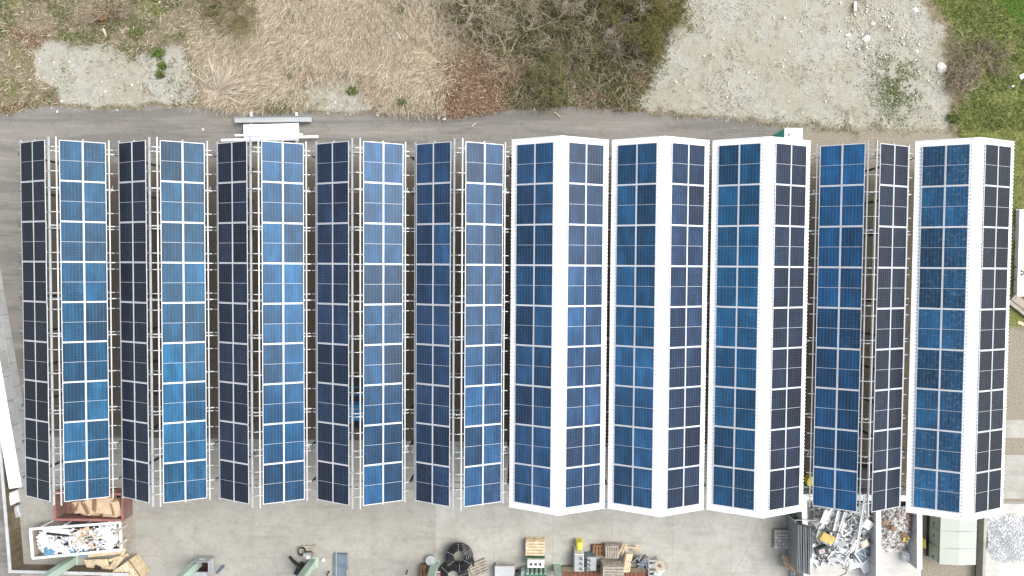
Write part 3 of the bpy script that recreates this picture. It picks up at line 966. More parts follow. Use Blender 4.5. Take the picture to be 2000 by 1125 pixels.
mb = MB().box((c.x, c.y, 1.3), (1.7, .42, .10), rz=-.10)
one('foam_board', mb, 'bag_white', 'long white foam board on the far side of the white skip', 'board')
c = at(116, 1042, 1.2)
one('foam_strip', MB().box((c.x, c.y, 1.32), (1.5, .14, .12), rz=-.10), 'black_plastic', 'dark strip lying along the white foam board', 'strip')
c = at(166, 1026, 1.1)
one('black_sheet', MB().box((c.x, c.y, 1.18), (1.9, .42, .05), M=rotm(.2, 0, .05)), 'black_plastic', 'black plastic sheet along the far rim of the white skip', 'sheet')
c = at(163, 1040, 1.1)
one('chipboard', MB().box((c.x, c.y, 1.25), (1.1, .55, .05), M=rotm(.1, .1, .4)), 'cardboard', 'brown chipboard piece in the middle of the white skip', 'board')
for k, (x0, y0, x1, y1, lab) in enumerate(((146, 1054, 190, 1041, 'upper of the two wooden sticks across the white skip'), (148, 1058, 200, 1047, 'lower of the two wooden sticks across the white skip'), (150, 1079, 180, 1058, 'white slat slanting over the near rim of the white skip'))):
    one('stick', MB().beam(at(x0, y0, 1.38), at(x1, y1, 1.50), .06, .05), 'wood_light' if k < 2 else 'white_paint', lab, 'stick')
for k, (px, py, rz) in enumerate(((241, 1030, .5), (242, 1058, .6))):
    c = at(px, py, 1.2)
    one('plank', MB().box((c.x, c.y, 1.35), (.75, .14, .03), M=rotm(.1, .2, rz)), 'wood_grey', ('upper' if k == 0 else 'lower') + ' pale slat poking out of the right end of the white skip', 'plank')

# ------------------------------------------------------------------ green steel columns along the lower edge
for k, (px, py, lab) in enumerate([(144, 1094, 'light green steel column beside the wood heap and white skip'), (390, 1096, 'light green steel column left of the grey open bin'), (612, 1098, 'light green steel column by the pallet and black hose'),
                                   (850, 1104, 'light green steel column between the wood bundle and black pipe coils'), (1088, 1108, 'light green steel column right of the green transformer')]):
    c = P(px, py)
    root = tag(empty('steel_column', c), lab, 'column', 'green steel columns in a row')
    MB().box((c.x, c.y, 2.5 + SLAB), (.20, .46, 5.0)).build('web', MAT['green_steel'], root)
    for s_ in (-1, 1):
        MB().box((c.x, c.y + s_ * .245, 2.5 + SLAB), (.46, .03, 5.0)).build('flange', MAT['green_steel'], root)
    MB().box((c.x, c.y, SLAB + .02), (.62, .7, .04)).build('base_plate', MAT['green_steel'], root)
    for sx in (-1, 1):
        MB().box((c.x + sx * .16, c.y, 2.5 + SLAB), (.10, .455, 4.98)).build('cover_plate', MAT['green_steel'], root)

# ------------------------------------------------------------------ pallets
def pallet_meshes(L=1.2, W=.8, n=5, key='p'):
    bw = W / n * .74
    return dict(L=L, W=W, n=n, board=lambda mat: MB().box((0, 0, 0), (L, bw, .022)).mesh('board', MAT[mat]), block=lambda mat: MB().box((0, 0, 0), (.10, W * .98, .09)).mesh('bearer', MAT[mat]))
PMC = {}
def pallet(loc, rz, label, mat='wood_light', rot=(0, 0), L=1.2, W=.8, n=5, group='wooden pallets in the yard'):
    key = (L, W, n, mat)
    if key not in PMC:
        pm = pallet_meshes(L, W, n)
        PMC[key] = (pm['board'](mat), pm['block'](mat))
    mb_, mk_ = PMC[key]
    root = tag(empty('pallet', loc), label, 'pallet', group)
    root.rotation_euler = (rot[0], rot[1], rz)
    for k in range(n):
        y = -W / 2 + W / n * (k + .5)
        inst('board', mb_, root, (random.uniform(-.01, .01), y, .128), (0, 0, random.uniform(-.012, .012)))
    for x in (-L / 2 + .05, 0, L / 2 - .05):
        inst('bearer', mk_, root, (x, 0, .070))
    for y in (-W / 2 + .06, 0, W / 2 - .06):
        inst('board', mb_, root, (0, y, .013))
    return root
def stack(px, py, cnt, rz, toplab, lowlab, mat, **kw):
    c = P(px, py)
    for k in range(cnt):
        pallet((c.x + random.uniform(-.03, .03), c.y + random.uniform(-.03, .03), SLAB + k * .141), rz + random.uniform(-.03, .03), toplab if k == cnt - 1 else lowlab, mat, group=lowlab, **kw)
stack(1045, 1064, 4, 0, 'topmost pale pallet of the low stack above the green transformer', 'pale pallet under the topmost in the stack above the green transformer', 'wood_light', L=1.25, W=1.0, n=5)
stack(1192, 1104, 9, 0, 'topmost bleached pallet of the tall stack on the brown lid', 'bleached pallet under the topmost in the tall stack', 'wood_grey', L=1.35, W=.95, n=5)
stack(1168, 1073, 2, R(90), 'dark brown pallet behind the grey transformers', 'second brown pallet beneath the dark brown one', 'wood_brown', L=.75, W=.85, n=4)
stack(1193, 1071, 4, R(90), 'grey-brown slatted pallet with upright boards next to the dark brown pallet', 'grey-brown pallet under the slatted one with upright boards', 'wood_grey', L=.85, W=.92, n=6)
c = P(601, 1076)
pallet((c.x, c.y, SLAB), .08, 'worn pallet carrying the small motor by the black hose', 'wood_grey', L=1.15, W=.8, n=5)
c = P(936, 1108)
pallet((c.x, c.y, SLAB + .02), .42, 'weathered pallet lying askew right of the black pipe coils', 'wood_grey', L=1.2, W=.95, n=5)
c = P(1222, 1093)
pallet((c.x, c.y, SLAB + .42), R(80), 'pallet leaning on edge beside the tall bleached stack', 'wood_light', rot=(.55, 0), L=1.25, W=.6, n=4)
c = P(1245, 1103)
pallet((c.x, c.y, SLAB), R(92), 'pallet carrying the tangled blue and dark cloths', 'wood_grey', L=1.3, W=.95, n=7)
for k, (x0, y0, x1, y1, z, lab) in enumerate(((1208, 1084, 1219, 1062, .5, 'leaning plank nearest the slatted pallet'), (1214, 1086, 1222, 1066, .55, 'second leaning plank beside the slatted pallet'), (1219, 1068, 1252, 1072, .5, 'cross plank over the broken frame'),
                                              (1224, 1080, 1223, 1062, .5, 'left upright of the broken plank frame'), (1243, 1080, 1245, 1063, .5, 'right upright of the broken plank frame'), (1236, 1074, 1254, 1078, .6, 'short plank end at the right of the broken frame'))):
    one('plank', MB().beam(at(x0, y0, z * .5), at(x1, y1, z), .12, .03), 'wood_light', lab, 'plank', 'loose planks by the pallets')
rr = random.Random(9)
mb = MB()
c = P(1246, 1092)
for k in range(16):
    q = (c.x + rr.uniform(-.4, .4), c.y + rr.uniform(-.3, .3), .34 + rr.uniform(0, .15))
    mb.tube([q, (q[0] + rr.uniform(-.25, .25), q[1] + rr.uniform(-.25, .25), q[2] + .08), (q[0] + rr.uniform(-.35, .35), q[1] + rr.uniform(-.35, .35), q[2])], .045, 5, rr.choice([0, 0, 1, 2]))
mb.box((c.x, c.y, .21), (.8, .6, .10), mi=3)
one('cloth_heap', mb, ('blue_sheet', 'black_plastic', 'grey_machine', 'wood_grey'), 'tangle of blue and dark cloths and cables on a pallet', 'cloth heap')

# ------------------------------------------------------------------ wood heap in the lower left
c = P(262, 1112)
cr = tag(empty('wooden_crate', c, .62), 'pale wooden plank crate standing tilted at the end of the wood heap', 'crate')
for k in range(7):
    MB().box((-.75 + .25 * k, 0, .98), (.22, 1.45, .03)).build('plank', MAT['wood_light'], cr, off=(0, 0, 0))
for s_ in (-1, 1):
    for j in range(4):
        MB().box((0, s_ * .73, .14 + .24 * j), (1.76, .025, .20)).build('plank', MAT['wood_light'], cr, off=(0, 0, 0))
        MB().box((s_ * .89, 0, .14 + .24 * j), (.025, 1.42, .20)).build('plank', MAT['wood_light'], cr, off=(0, 0, 0))
for x in (-.8, .8):
    MB().box((x, 0, 1.01), (.08, 1.46, .04)).build('batten', MAT['wood_brown'], cr, off=(0, 0, 0))
c = at(192, 1108, .5)
one('plywood_sheet', MB().box(c, (1.75, 1.25, .03), M=rotm(.25, -.15, .12)), 'wood_light', 'large pale plywood sheet on top of the wood heap', 'plywood')
c = at(186, 1122, .3)
one('plywood_sheet', MB().box(c, (1.4, .6, .03), M=rotm(.1, .1, .35)), 'wood_brown', 'darker plywood sheet with holes at the bottom edge of the frame', 'plywood')
c = at(190, 1112, .62)
one('plastic_tray', MB().box(c, (.42, .5, .08), M=rotm(.2, 0, -.4)), 'steel_dark', 'dark grey tray lying on the plywood sheet', 'tray')
for k in range(7):
    c = at(208 + k * 4.4, 1114 - k * 2.6, .5 + .05 * (k % 3))
    one('plank', MB().box(c, (1.15, .10, .04), M=rotm(0, .25, .95 + .08 * (k % 3))), 'wood_light', ('first', 'second', 'third', 'fourth', 'fifth', 'sixth', 'seventh')[k] + ' short plank from the left in the row between plywood and crate', 'plank', 'planks of the wood heap')
for k, (px, py, rz, L, lab) in enumerate(((205, 1082, .10, 2.2, 'long plank along the far side of the wood heap'), (228, 1090, .3, 1.6, 'plank lying against the tilted crate'), (238, 1084, 1.1, 1.0, 'broken plank end between heap and crate'))):
    c = at(px, py, .3)
    one('plank', MB().box(c, (L, .2, .04), M=rotm(.1, .08, rz)), 'wood_light', lab, 'plank')

# ------------------------------------------------------------------ grey open bin
c = P(404, 1100)
bx_, by_ = 1.12, 1.0
bn = tag(empty('metal_bin', c), 'grey steel bin with dark maroon inside and a half-open lid', 'bin')
for (ox, oy, sx, sy) in ((0, by_ / 2, bx_, .04), (0, -by_ / 2, bx_, .04), (-bx_ / 2 + .02, 0, .04, by_ - .04), (bx_ / 2 - .02, 0, .04, by_ - .04)):
    MB().box((c.x + ox, c.y + oy, .52), (sx, sy, .92)).build('side_panel', MAT['grey_machine'], bn)
MB().box((c.x, c.y, .12), (bx_ - .09, by_ - .05, .05)).build('floor', MAT['maroon'], bn)
MB().box((c.x, c.y - .35, 1.0), (bx_ - .1, .38, .025), M=rotm(.12, 0, 0)).build('lid', MAT['grey_machine'], bn)
for s_ in (-1, 1):
    MB().box((c.x + s_ * (bx_ / 2 + .06), c.y, .5), (.08, by_ * .98, .07)).build('rail', MAT['grey_machine'], bn)
MB().box((c.x - .05, c.y + by_ / 2 + .024, .6), (.34, .006, .24)).build('paper', MAT['bag_white'], bn)
MB().box((c.x - .5, c.y + .05, .5), (.014, .8, .6)).build('liner', MAT['maroon'], bn)
c = P(437, 1104)
one('steel_post', MB().box((c.x, c.y, .62), (.16, .05, 1.2)).box((c.x + .06, c.y - .06, .62), (.04, .10, 1.2)), 'blue_sheet', 'short upright blue-grey steel angle right of the grey bin', 'post')

# motor and hose on the pallet
c = P(601, 1076)
mo = tag(empty('motor', (c.x + .1, c.y - .15, SLAB + .14)), 'small grey motor with a black coil on the worn pallet', 'motor')
MB().cyl((c.x - .15, c.y - .15, .35), .18, .5, 14, M=rotm(0, R(90), 0)).build('housing', MAT['grey_machine'], mo)
MB().box((c.x + .1, c.y - .15, .24), (.5, .4, .12)).build('foot', MAT['steel_dark'], mo)
MB().box((c.x + .2, c.y - .2, .6), (.2, .18, .1)).build('terminal_box', MAT['bag_white'], mo)
MB().tube([(c.x - .3 + .25 * math.cos(t_ * .5), c.y + .1 + .25 * math.sin(t_ * .5), .28 + t_ * .006) for t_ in range(26)], .03, 6).build('cable', MAT['black_plastic'], mo)
p0, p1 = at(566, 1088, 1.15), at(592, 1120, .25)
hs_ = MB().tube([p0, p0.lerp(p1, .2), p0.lerp(p1, .5) + Vector((.05, .05, 0)), p1, p1 + Vector((.3, -.7, -.1)), p1 + Vector((.5, -1.6, -.1))], [.10, .11, .13, .17, .2, .2], 10)
one('hose', hs_, 'black_plastic', 'thick black hose rising beside the worn pallet', 'hose')
c = P(590, 1108)
one('black_case', MB().box((c.x, c.y, .35), (.55, .7, .6), rz=-.5).box((c.x, c.y, .67), (.4, .5, .05), rz=-.5), 'black_plastic', 'black machine case behind the thick hose', 'case', bevel=.04)
c = P(632, 1093)
one('foam_scrap', crumple((c.x, c.y, .1), .14, 77, .6), 'bag_white', 'crumpled white scrap lying right of the pallet on bare concrete', 'scrap')
for k, (px, py, mat, lab) in enumerate(((643, 1116, 'black_plastic', 'short dark stake with white tip left of the blue-grey sheets'), (796, 1114, 'steel_dark', 'small dark stake standing in the middle of the yard'))):
    c = P(px, py)
    st = tag(empty('stake', c), lab, 'stake')
    MB().cyl((c.x, c.y, SLAB), .05, .75, 8).build('shaft', MAT[mat], st)
    MB().cyl((c.x, c.y, SLAB + .75), .055, .06, 8).build('tip', MAT['bag_white' if k == 0 else 'grey_machine'], st)

# blue-grey profiled sheets
c0, c1 = P(653, 1079), P(679, 1079)
st = tag(empty('sheet_stack', ((c0.x + c1.x) / 2, c0.y - 1.4, SLAB)), 'stack of blue-grey ribbed steel sheets lying in the yard', 'sheet stack')
for k in range(4):
    mb = MB()
    w = c1.x - c0.x
    for j in range(7):
        mb.box((c0.x + w * (j + .5) / 7, c0.y - 1.45 - .02 * k, SLAB + .05 + .05 * k), (w / 7 * .62, 2.9, .028))
    mb.box((c0.x + w / 2 + .01 * k, c0.y - 1.45 - .02 * k, SLAB + .030 + .05 * k), (w, 2.9, .012))
    kind(mb.build('steel_sheet', MAT['blue_sheet'], st), 'stuff')
MB().beam((c0.x + .2, c0.y + .1, .30), (c0.x + .2, c0.y - 2.2, .31), .05, .05).build('bar', MAT['galv'], st)
MB().beam((c1.x + .04, c0.y - 1.0, .2), (c1.x + .04, c0.y - 2.8, .2), .06, .3).build('side_board', MAT['wood_grey'], st)

# wood bundle, round lid, red box
for k in range(5):
    c = P(822 + k * 3.2, 1112)
    one('timber', MB().box((c.x, c.y - .1, .3 + .1 * (k % 2)), (.09, 1.1, .5 + .2 * (k % 2)), rz=.06 * (k - 2)), 'wood_brown', ('first', 'second', 'third', 'fourth', 'fifth')[k] + ' brown timber from the left in the upright bundle by a green column', 'timber', 'brown timber bundle')
c = P(843, 1090)
mb = MB().cyl((c.x, c.y, .03), .28, .4, 20, r2=.32).cyl((c.x, c.y, .43), .35, .04, 24).cyl((c.x, c.y, .47), .12, .03, 12)
one('round_tub', mb, 'grey_machine', 'round grey lidded tub at the foot of a green column', 'tub')
c = P(857, 1117)
one('red_box', MB().box((c.x, c.y, .5), (.34, .5, .9)).box((c.x, c.y + .26, .6), (.3, .03, .2), mi=1), ('red_paint', 'bag_white'), 'small red box with white label beside the pipe coils', 'box', bevel=.0)

# black pipe coils
def coil(c, R0, R1, layers, tilt, label, tr=.06):
    root = tag(empty('pipe_coil', c), label, 'pipe coil', 'black corrugated pipe coils')
    root.rotation_euler = tilt
    nr = int((R1 - R0) / (2 * tr))
    pts = []
    for l in range(layers):
        for j in range(nr):
            r_ = R0 + tr + j * 2 * tr
            if l % 2:
                r_ = R1 - tr - j * 2 * tr
            mb = MB()
            n = 40
            ring = [(r_ * math.cos(2 * math.pi * k / n), r_ * math.sin(2 * math.pi * k / n), tr + l * 1.85 * tr + .012 * math.sin(k + j)) for k in range(n + 1)]
            mb.tube(ring, tr * .97, 7, cap=False)
            inst('pipe_turn', mb.mesh('pipe_turn', MAT['black_plastic']), root, (random.uniform(-.02, .02), random.uniform(-.02, .02), 0))
    for k in range(6):
        a = k * math.pi / 3 + .3
        H = layers * 1.85 * tr + .03
        mb = MB()
        mb.beam((R0 * .97 * math.cos(a), R0 * .97 * math.sin(a), H), (R1 * .99 * math.cos(a), R1 * .99 * math.sin(a), H), .016, .008)
        inst('strap', mb.mesh('strap', MAT['grey_machine']), root)
    return root
c = P(886, 1122)
coil((c.x, c.y, SLAB), .38, 1.05, 4, (0, 0, 0), 'lower black pipe coil lying on the concrete at the frame edge')
c = at(897, 1088, .62)
coil((c.x, c.y, .42), .36, .92, 4, (-.12, .05, .3), 'upper black pipe coil resting tilted with an open loop end')
c = at(921, 1096, .7)
one('pipe_end', MB().tube([c + Vector((-.25, .75, 0)), c + Vector((.0, .45, .05)), c + Vector((.12, 0, 0)), c + Vector((.1, -.35, -.1))], .065, 8), 'black_plastic', 'loose black pipe end along the upper coil', 'pipe')

# grey slab stack
c = P(986, 1116)
stk = tag(empty('board_stack', c), 'stack of pale grey boards at the lower edge near the green transformer', 'board stack')
for k in range(7):
    MB().box((c.x + .02 * (k % 3), c.y - .03 * (k % 2), SLAB + .08 + k * .085), (1.3 - .03 * (k % 2), 1.25, .07), rz=-.05 + .012 * k).build('board', MAT['concrete_mid' if k % 3 else 'concrete_wall'], stk, bevel=.008)
c = P(1009, 1117)
one('metal_box', MB().box((c.x, c.y, .3), (.35, .4, .55)), 'steel_dark', 'small dark box between the grey boards and green transformer', 'box', bevel=.02)

# ------------------------------------------------------------------ transformers
c = P(1047, 1107)
tr = tag(empty('transformer', c), 'dark green oil transformer with round cooling fins under the pallet stack', 'transformer')
MB().box((c.x, c.y - .4, .7), (1.35, .9, 1.2)).build('tank', MAT['green_dark'], tr, bevel=.03)
for k in range(5):
    MB().cyl((c.x - .58 + k * .29, c.y + .02, .12), .11, 1.15, 12).build('cooling_fin', MAT['green_steel'], tr)
for k in range(3):
    MB().cyl((c.x - .36 + k * .36, c.y - .45, 1.3), .07, .32, 10, r2=.05).build('bushing', MAT['steel_dark'], tr)
MB().box((c.x - .85, c.y - .2, .5), (.3, .5, .8)).build('valve_box', MAT['green_steel'], tr, bevel=.02)
c = P(1046, 1089)
tr = tag(empty('switch_cabinet', c), 'pale grey cabinet with three knobs between pallets and green transformer', 'cabinet')
MB().box((c.x, c.y, .55), (1.1, .5, 1.0)).build('body', MAT['white_paint'], tr, bevel=.015)
for k in range(3):
    MB().cyl((c.x - .3 + k * .3, c.y + .02, 1.05), .075, .14, 10).build('knob', MAT['steel_dark'], tr)
MB().box((c.x, c.y + .27, .45), (1.2, .04, .7)).build('back_plate', MAT['green_dark'], tr)
for n_, (px, py, w, d, h, lab, mat) in enumerate([(1129, 1088, .62, 1.15, .9, 'left grey transformer with three round caps beside the yellow canister', 'grey_machine'), (1153, 1090, .62, .95, .85, 'right grey transformer with three round caps in front of the brown pallet', 'grey_machine')]):
    c = P(px, py)
    tr = tag(empty('transformer', c), lab, 'transformer', 'small grey transformers')
    MB().box((c.x, c.y, h / 2 + .06), (w, d, h)).build('tank', MAT['white_paint' if n_ == 0 else 'blue_sheet'], tr, bevel=.03)
    MB().box((c.x, c.y, h + .075), (w * .94, d * .94, .05)).build('lid', MAT[mat], tr)
    for k in range(3):
        q = (c.x + w * .22 * (1 if n_ == 0 else -1), c.y + d * (.3 - .3 * k), h + .10)
        cp = MB().cyl(q, .10, .16, 12, r2=.08).build('cap', MAT['galv'], tr)
        MB().cyl((q[0], q[1], q[2] + .16), .055, .05, 10).build('cap_top', MAT['steel_dark'], cp, off=tr.location)
    for k in range(4):
        MB().box((c.x - w / 2 - .05, c.y - d * .35 + k * d * .23, h * .5), (.08, .03, h * .8)).build('cooling_fin', MAT[mat], tr)
c = P(1130, 1057)
mb = MB()
prof = [(-.2, 0), (.2, 0), (.2, .75), (.14, .92), (.04, 1.0), (-.1, 1.0), (-.18, .9), (-.2, .75)]
V = [(c.x + x, c.y - .28 + s_, SLAB + z * .8) for s_ in (0, .5) for x, z in prof]
n = len(prof)
mb.add(V, [(k, (k + 1) % n, (k + 1) % n + n, k + n) for k in range(n)] + [tuple(range(n)), tuple(range(n, 2 * n))[::-1]])
mb.cyl((c.x - .05, c.y - .05, SLAB + .8), .06, .06, 10)
one('canister', mb, 'yellow', 'bright yellow plastic canister above the left grey transformer', 'canister')
c = P(1122, 1072)
one('wire_frame', MB().beam((c.x - .1, c.y + .2, .1), (c.x - .1, c.y - .9, .1), .03, .3).beam((c.x - .1, c.y + .2, .3), (c.x + .5, c.y + .2, .3), .03, .03), 'wood_brown', 'thin brown edge board left of the left grey transformer', 'board')

# brown lid container and its concrete upstand, rack and spiked wheel
x0, x1 = P(1097, 1115).x, P(1268, 1115).x
yy = P(1180, 1105).y
pl = tag(empty('covered_pit', ((x0 + x1) / 2, yy - 1.2, SLAB)), 'pit with grey kerb and rust-brown ribbed lid at the lower edge', 'pit')
MB().box(((x0 + x1) / 2, yy - .16, .16), (x1 - x0, .34, .26)).build('kerb', MAT['concrete_dirty'], pl, bevel=.01)
nb = 22
for k in range(nb):
    MB().box((x0 + (x1 - x0) * (k + .5) / nb, yy - 1.65, .20), ((x1 - x0) / nb - .03, 2.6, .10)).build('lid_plank', MAT['brown_lid'], pl)
c = P(1273, 1107)
rk = tag(empty('metal_rack', c), 'narrow grey metal rack beside the spiked wheel', 'rack')
for sx in (-1, 1):
    MB().beam((c.x + sx * .28, c.y + .75, .45), (c.x + sx * .28, c.y - 1.0, .45), .05, .05).build('rail', MAT['galv'], rk)
    for sy in (.7, -.9):
        MB().box((c.x + sx * .28, c.y + sy, .24), (.05, .05, .42)).build('leg', MAT['galv'], rk)
for k in range(5):
    MB().box((c.x, c.y + .6 - k * .36, .485), (.6, .26 if k % 2 else .12, .02)).build('tray', MAT['grey_machine'], rk)
c = P(1286, 1099)
wl = tag(empty('spiked_wheel', c), 'beige round wheel with curved spikes right of the metal rack', 'wheel')
MB().cyl((c.x, c.y, .45), .36, .06, 24).build('disc', MAT['beige'], wl)
MB().cyl((c.x, c.y, .03), .10, .55, 12).build('hub', MAT['wood_brown'], wl)
for k in range(12):
    a = k * math.pi / 6
    MB().tube([(c.x + .33 * math.cos(a), c.y + .33 * math.sin(a), .5), (c.x + .5 * math.cos(a + .15), c.y + .5 * math.sin(a + .15), .52), (c.x + .58 * math.cos(a + .4), c.y + .58 * math.sin(a + .4), .5)], .022, 5).build('spike', MAT['beige'], wl)
for k, (px, py, rz, lab) in enumerate(((1289, 1114, .5, 'white plate lying below the spiked wheel'), (1283, 1121, -.3, 'second white plate at the frame edge below the spiked wheel'))):
    c = P(px, py)
    one('plate', MB().box((c.x, c.y, .1 + .05 * k), (.55, .4, .04), M=rotm(.1, .15, rz)), 'bag_white', lab, 'plate')

# ------------------------------------------------------------------ storage bays at the lower right
WH = 1.25
def bay_wall(p, q, t, label, n=4):
    root = tag(empty('bay_wall', ((p.x + q.x) / 2, (p.y + q.y) / 2, SLAB)), label, 'wall', 'concrete storage bay walls')
    for k in range(n):
        a, b_ = p.lerp(q, k / n), p.lerp(q, (k + 1) / n)
        d = (b_ - a).normalized() * .008
        mb = MB().beam(Vector((a.x, a.y, WH / 2 + .02)) + d, Vector((b_.x, b_.y, WH / 2 + .02)) - d, t, WH)
        mb.build('wall_element', MAT['concrete_wall'], root, bevel=.01)
    mb = MB().beam(Vector((p.x, p.y, WH + .035)), Vector((q.x, q.y, WH + .035)), t + .03, .03)
    mb.build('cap', MAT['white_paint'], root)
    return root
Yb = at(1700, 972, WH).y
for (xt, xb, y1, lab) in ((1570, 1582, 1150, 'white-topped bay wall left of the metal scrap, behind the steel sheets'), (1715, 1716, 1150, 'white-topped bay wall between metal scrap and rubble'), (1795, 1796, 1112, 'white-topped bay wall between rubble and the green cabin')):
    p, q = at(xt, 990, WH), at(xt + (xb - xt) * .4, y1, WH)
    bay_wall(Vector((p.x, Yb - .2, 0)), Vector((q.x, q.y, 0)), .30, lab)
p, q = at(1552, 972, WH), at(1803, 972, WH)
bay_wall(Vector((p.x, Yb, 0)), Vector((q.x, Yb, 0)), .34, 'white-topped back wall of the storage bays, half hidden under the panels', 6)

# metal scrap
rr = random.Random(21)
xa, xb2 = at(1588, 1050, .4).x, at(1704, 1050, .4).x
ya, yb2 = at(1640, 985, .4).y, at(1640, 1108, .4).y
mb = MB()
def hz(x, y):
    u, v = (x - xa) / (xb2 - xa), (ya - y) / (ya - yb2)
    return SLAB + .95 * max(0, math.sin(math.pi * min(1, max(0, u * .9 + .05)))) ** .6 * max(0, 1 - v ** 2.2)
for k in range(560):
    x, y = rr.uniform(xa, xb2), yb2 + (ya - yb2) * rr.random() ** .75
    z = hz(x, y) * rr.uniform(.75, 1.05) + .03
    L = rr.uniform(.15, .8) if rr.random() < .8 else rr.uniform(.8, 1.5)
    M = rotm(rr.uniform(-.35, .35), rr.uniform(-.4, .4), rr.uniform(0, 3.2))
    mi = rr.choice([0, 0, 0, 0, 0, 1, 1, 1, 1, 2, 3])
    if rr.random() < .6:
        w = rr.uniform(.03, .08)
        mb.box((x, y, z + .05), (L, w, .02), M=M, mi=mi)
        mb.box(Vector((x, y, z + .05)) + M @ Vector((0, w / 2, .03)), (L, .012, .06), M=M, mi=mi)
    elif rr.random() < .6:
        mb.box((x, y, z), (L * .5, L * .35, .03), M=M, mi=mi)
    else:
        mb.tube([(x, y, z), (x + rr.uniform(-.4, .4), y + rr.uniform(-.4, .4), z + rr.uniform(0, .2))], .025, 5, mi)
kind(tag(mb.build('scrap_metal', [MAT[m] for m in ('scrap_metal', 'white_paint', 'steel_dark', 'grey_machine')]), 'tangled pale metal scrap heaped in the left storage bay', 'scrap'), 'stuff')
# mound under the scrap
mbm = MB()
nn = 14
V = [(xa + (xb2 - xa) * i / nn, yb2 + (ya - yb2) * j / nn, max(SLAB + .002, hz(xa + (xb2 - xa) * i / nn, yb2 + (ya - yb2) * j / nn) * .78)) for j in range(nn + 1) for i in range(nn + 1)]
mbm.add(V, [(j * (nn + 1) + i, j * (nn + 1) + i + 1, (j + 1) * (nn + 1) + i + 1, (j + 1) * (nn + 1) + i) for j in range(nn) for i in range(nn)])
kind(tag(mbm.build('scrap_mound', MAT['grey_machine']), 'dense grey metal scrap under the top layer in the left bay', 'scrap'), 'stuff')
def prof(px0, py0, px1, py1, z0, z1, w, lab, mat='white_paint'):
    a, b_ = at(px0, py0, z0), at(px1, py1, z1)
    mb = MB().beam(a, b_, w, .02)
    up = Vector((0, 0, .045))
    d = (b_ - a).normalized()
    sd = d.cross(Vector((0, 0, 1))).normalized() * (w / 2 - .008)
    mb.beam(a + up + sd, b_ + up + sd, .012, .075).beam(a + up - sd, b_ + up - sd, .012, .075)
    one('metal_profile', mb, mat, lab, 'metal profile', 'long profiles in the scrap bay')
prof(1690, 965, 1672, 1078, 1.7, 1.0, .16, 'longest white channel leaning from the back wall down the scrap heap')
prof(1697, 1004, 1660, 1062, 1.3, .9, .10, 'thin channel crossing the longest white one')
prof(1638, 998, 1628, 1040, 1.1, .95, .22, 'wide white channel just right of the yellow box')
prof(1650, 1000, 1632, 1060, 1.15, .9, .16, 'white channel slanting down beside the wide one')
prof(1612, 996, 1596, 1050, 1.1, .8, .20, 'white channel slanting at the left of the heap')
prof(1625, 994, 1604, 1030, 1.2, 1.0, .24, 'broad white strip under the panel edge')
prof(1590, 1062, 1588, 1090, .7, .4, .22, 'short upright white strip at the left bay wall')
prof(1668, 1052, 1650, 1095, .7, .35, .14, 'channel lying towards the front of the heap')
prof(1585, 1020, 1612, 1002, .9, 1.0, .08, 'thin grey bar at the back left of the heap', 'galv')
prof(1600, 1035, 1640, 1040, 1.05, 1.0, .06, 'thin grey bar above the yellow box', 'steel_dark')
prof(1660, 1010, 1690, 1050, 1.0, .7, .07, 'grey bar leaning to the right bay wall', 'galv')
prof(1588, 1012, 1640, 1022, 1.0, 1.15, .05, 'slim grey rod across the back of the heap', 'galv')
def slabthing(name, px, py, z, size, rot, mat, lab, cat, bevel=.01):
    c = at(px, py, z)
    return one(name, MB().box(c, size, M=rotm(*rot)), mat, lab, cat, bevel=bevel)
slabthing('yellow_cushion', 1615, 1051, .98, (.95, .55, .22), (.2, .1, -.42), 'yellow_board', 'yellow rectangular block on top of the metal scrap', 'block', .03)
slabthing('scrap_plate', 1694, 1024, .95, (.75, .6, .05), (.2, .1, -.6), 'white_paint', 'white square panel against the right bay wall in the scrap', 'panel')
slabthing('scrap_plate', 1613, 1010, 1.15, (.55, .9, .04), (.1, .2, -.3), 'white_paint', 'white panel at the back of the scrap under the solar edge', 'panel')
slabthing('scrap_plate', 1640, 1062, .8, (.85, .5, .05), (.1, -.1, .3), 'grey_machine', 'grey metal plate right of the yellow block', 'panel')
slabthing('scrap_plate', 1672, 1100, .35, (1.0, .7, .05), (.1, 0, .2), 'white_paint', 'large white plate at the front of the scrap heap', 'panel')
slabthing('scrap_plate', 1690, 1105, .3, (.7, .9, .05), (0, .1, .5), 'white_paint', 'white plate in the front right corner of the scrap bay', 'panel')
slabthing('scrap_plate', 1587, 1090, .35, (.3, .9, .05), (0, .2, -.3), 'bag_white', 'narrow white plate along the left bay wall', 'panel')
slabthing('scrap_plate', 1630, 1092, .4, (.9, .45, .04), (.1, 0, .35), 'galv', 'crumpled grey sheet near the front of the scrap', 'panel')
c = at(1604, 1074, .75)
M = rotm(.15, .1, .3)
mb = MB().box(c, (.8, .5, .3), M=M).box(c + M @ Vector((-.05, 0, .16)), (.4, .3, .03), M=M, mi=1).box(c + M @ Vector((-.05, 0, .18)), (.2, .16, .02), M=M, mi=2)
one('appliance', mb, ('steel_dark', 'galv', 'pink_mark'), 'dark appliance housing with a pinkish plate below the yellow block', 'appliance')
c = at(1687, 1061, .8)
M = rotm(.1, .15, .4)
mb = MB().box(c, (.55, .5, .22), M=M).box(c + M @ Vector((0, 0, .12)), (.42, .38, .02), M=M, mi=1).box(c + M @ Vector((0, 0, .135)), (.25, .2, .02), M=M, mi=2)
one('fan_box', mb, ('galv', 'wood_light', 'bag_white'), 'square metal box with a tan framed opening in the scrap', 'box')
c = at(1690, 1080, .6)
M = rotm(.08, .1, .65)
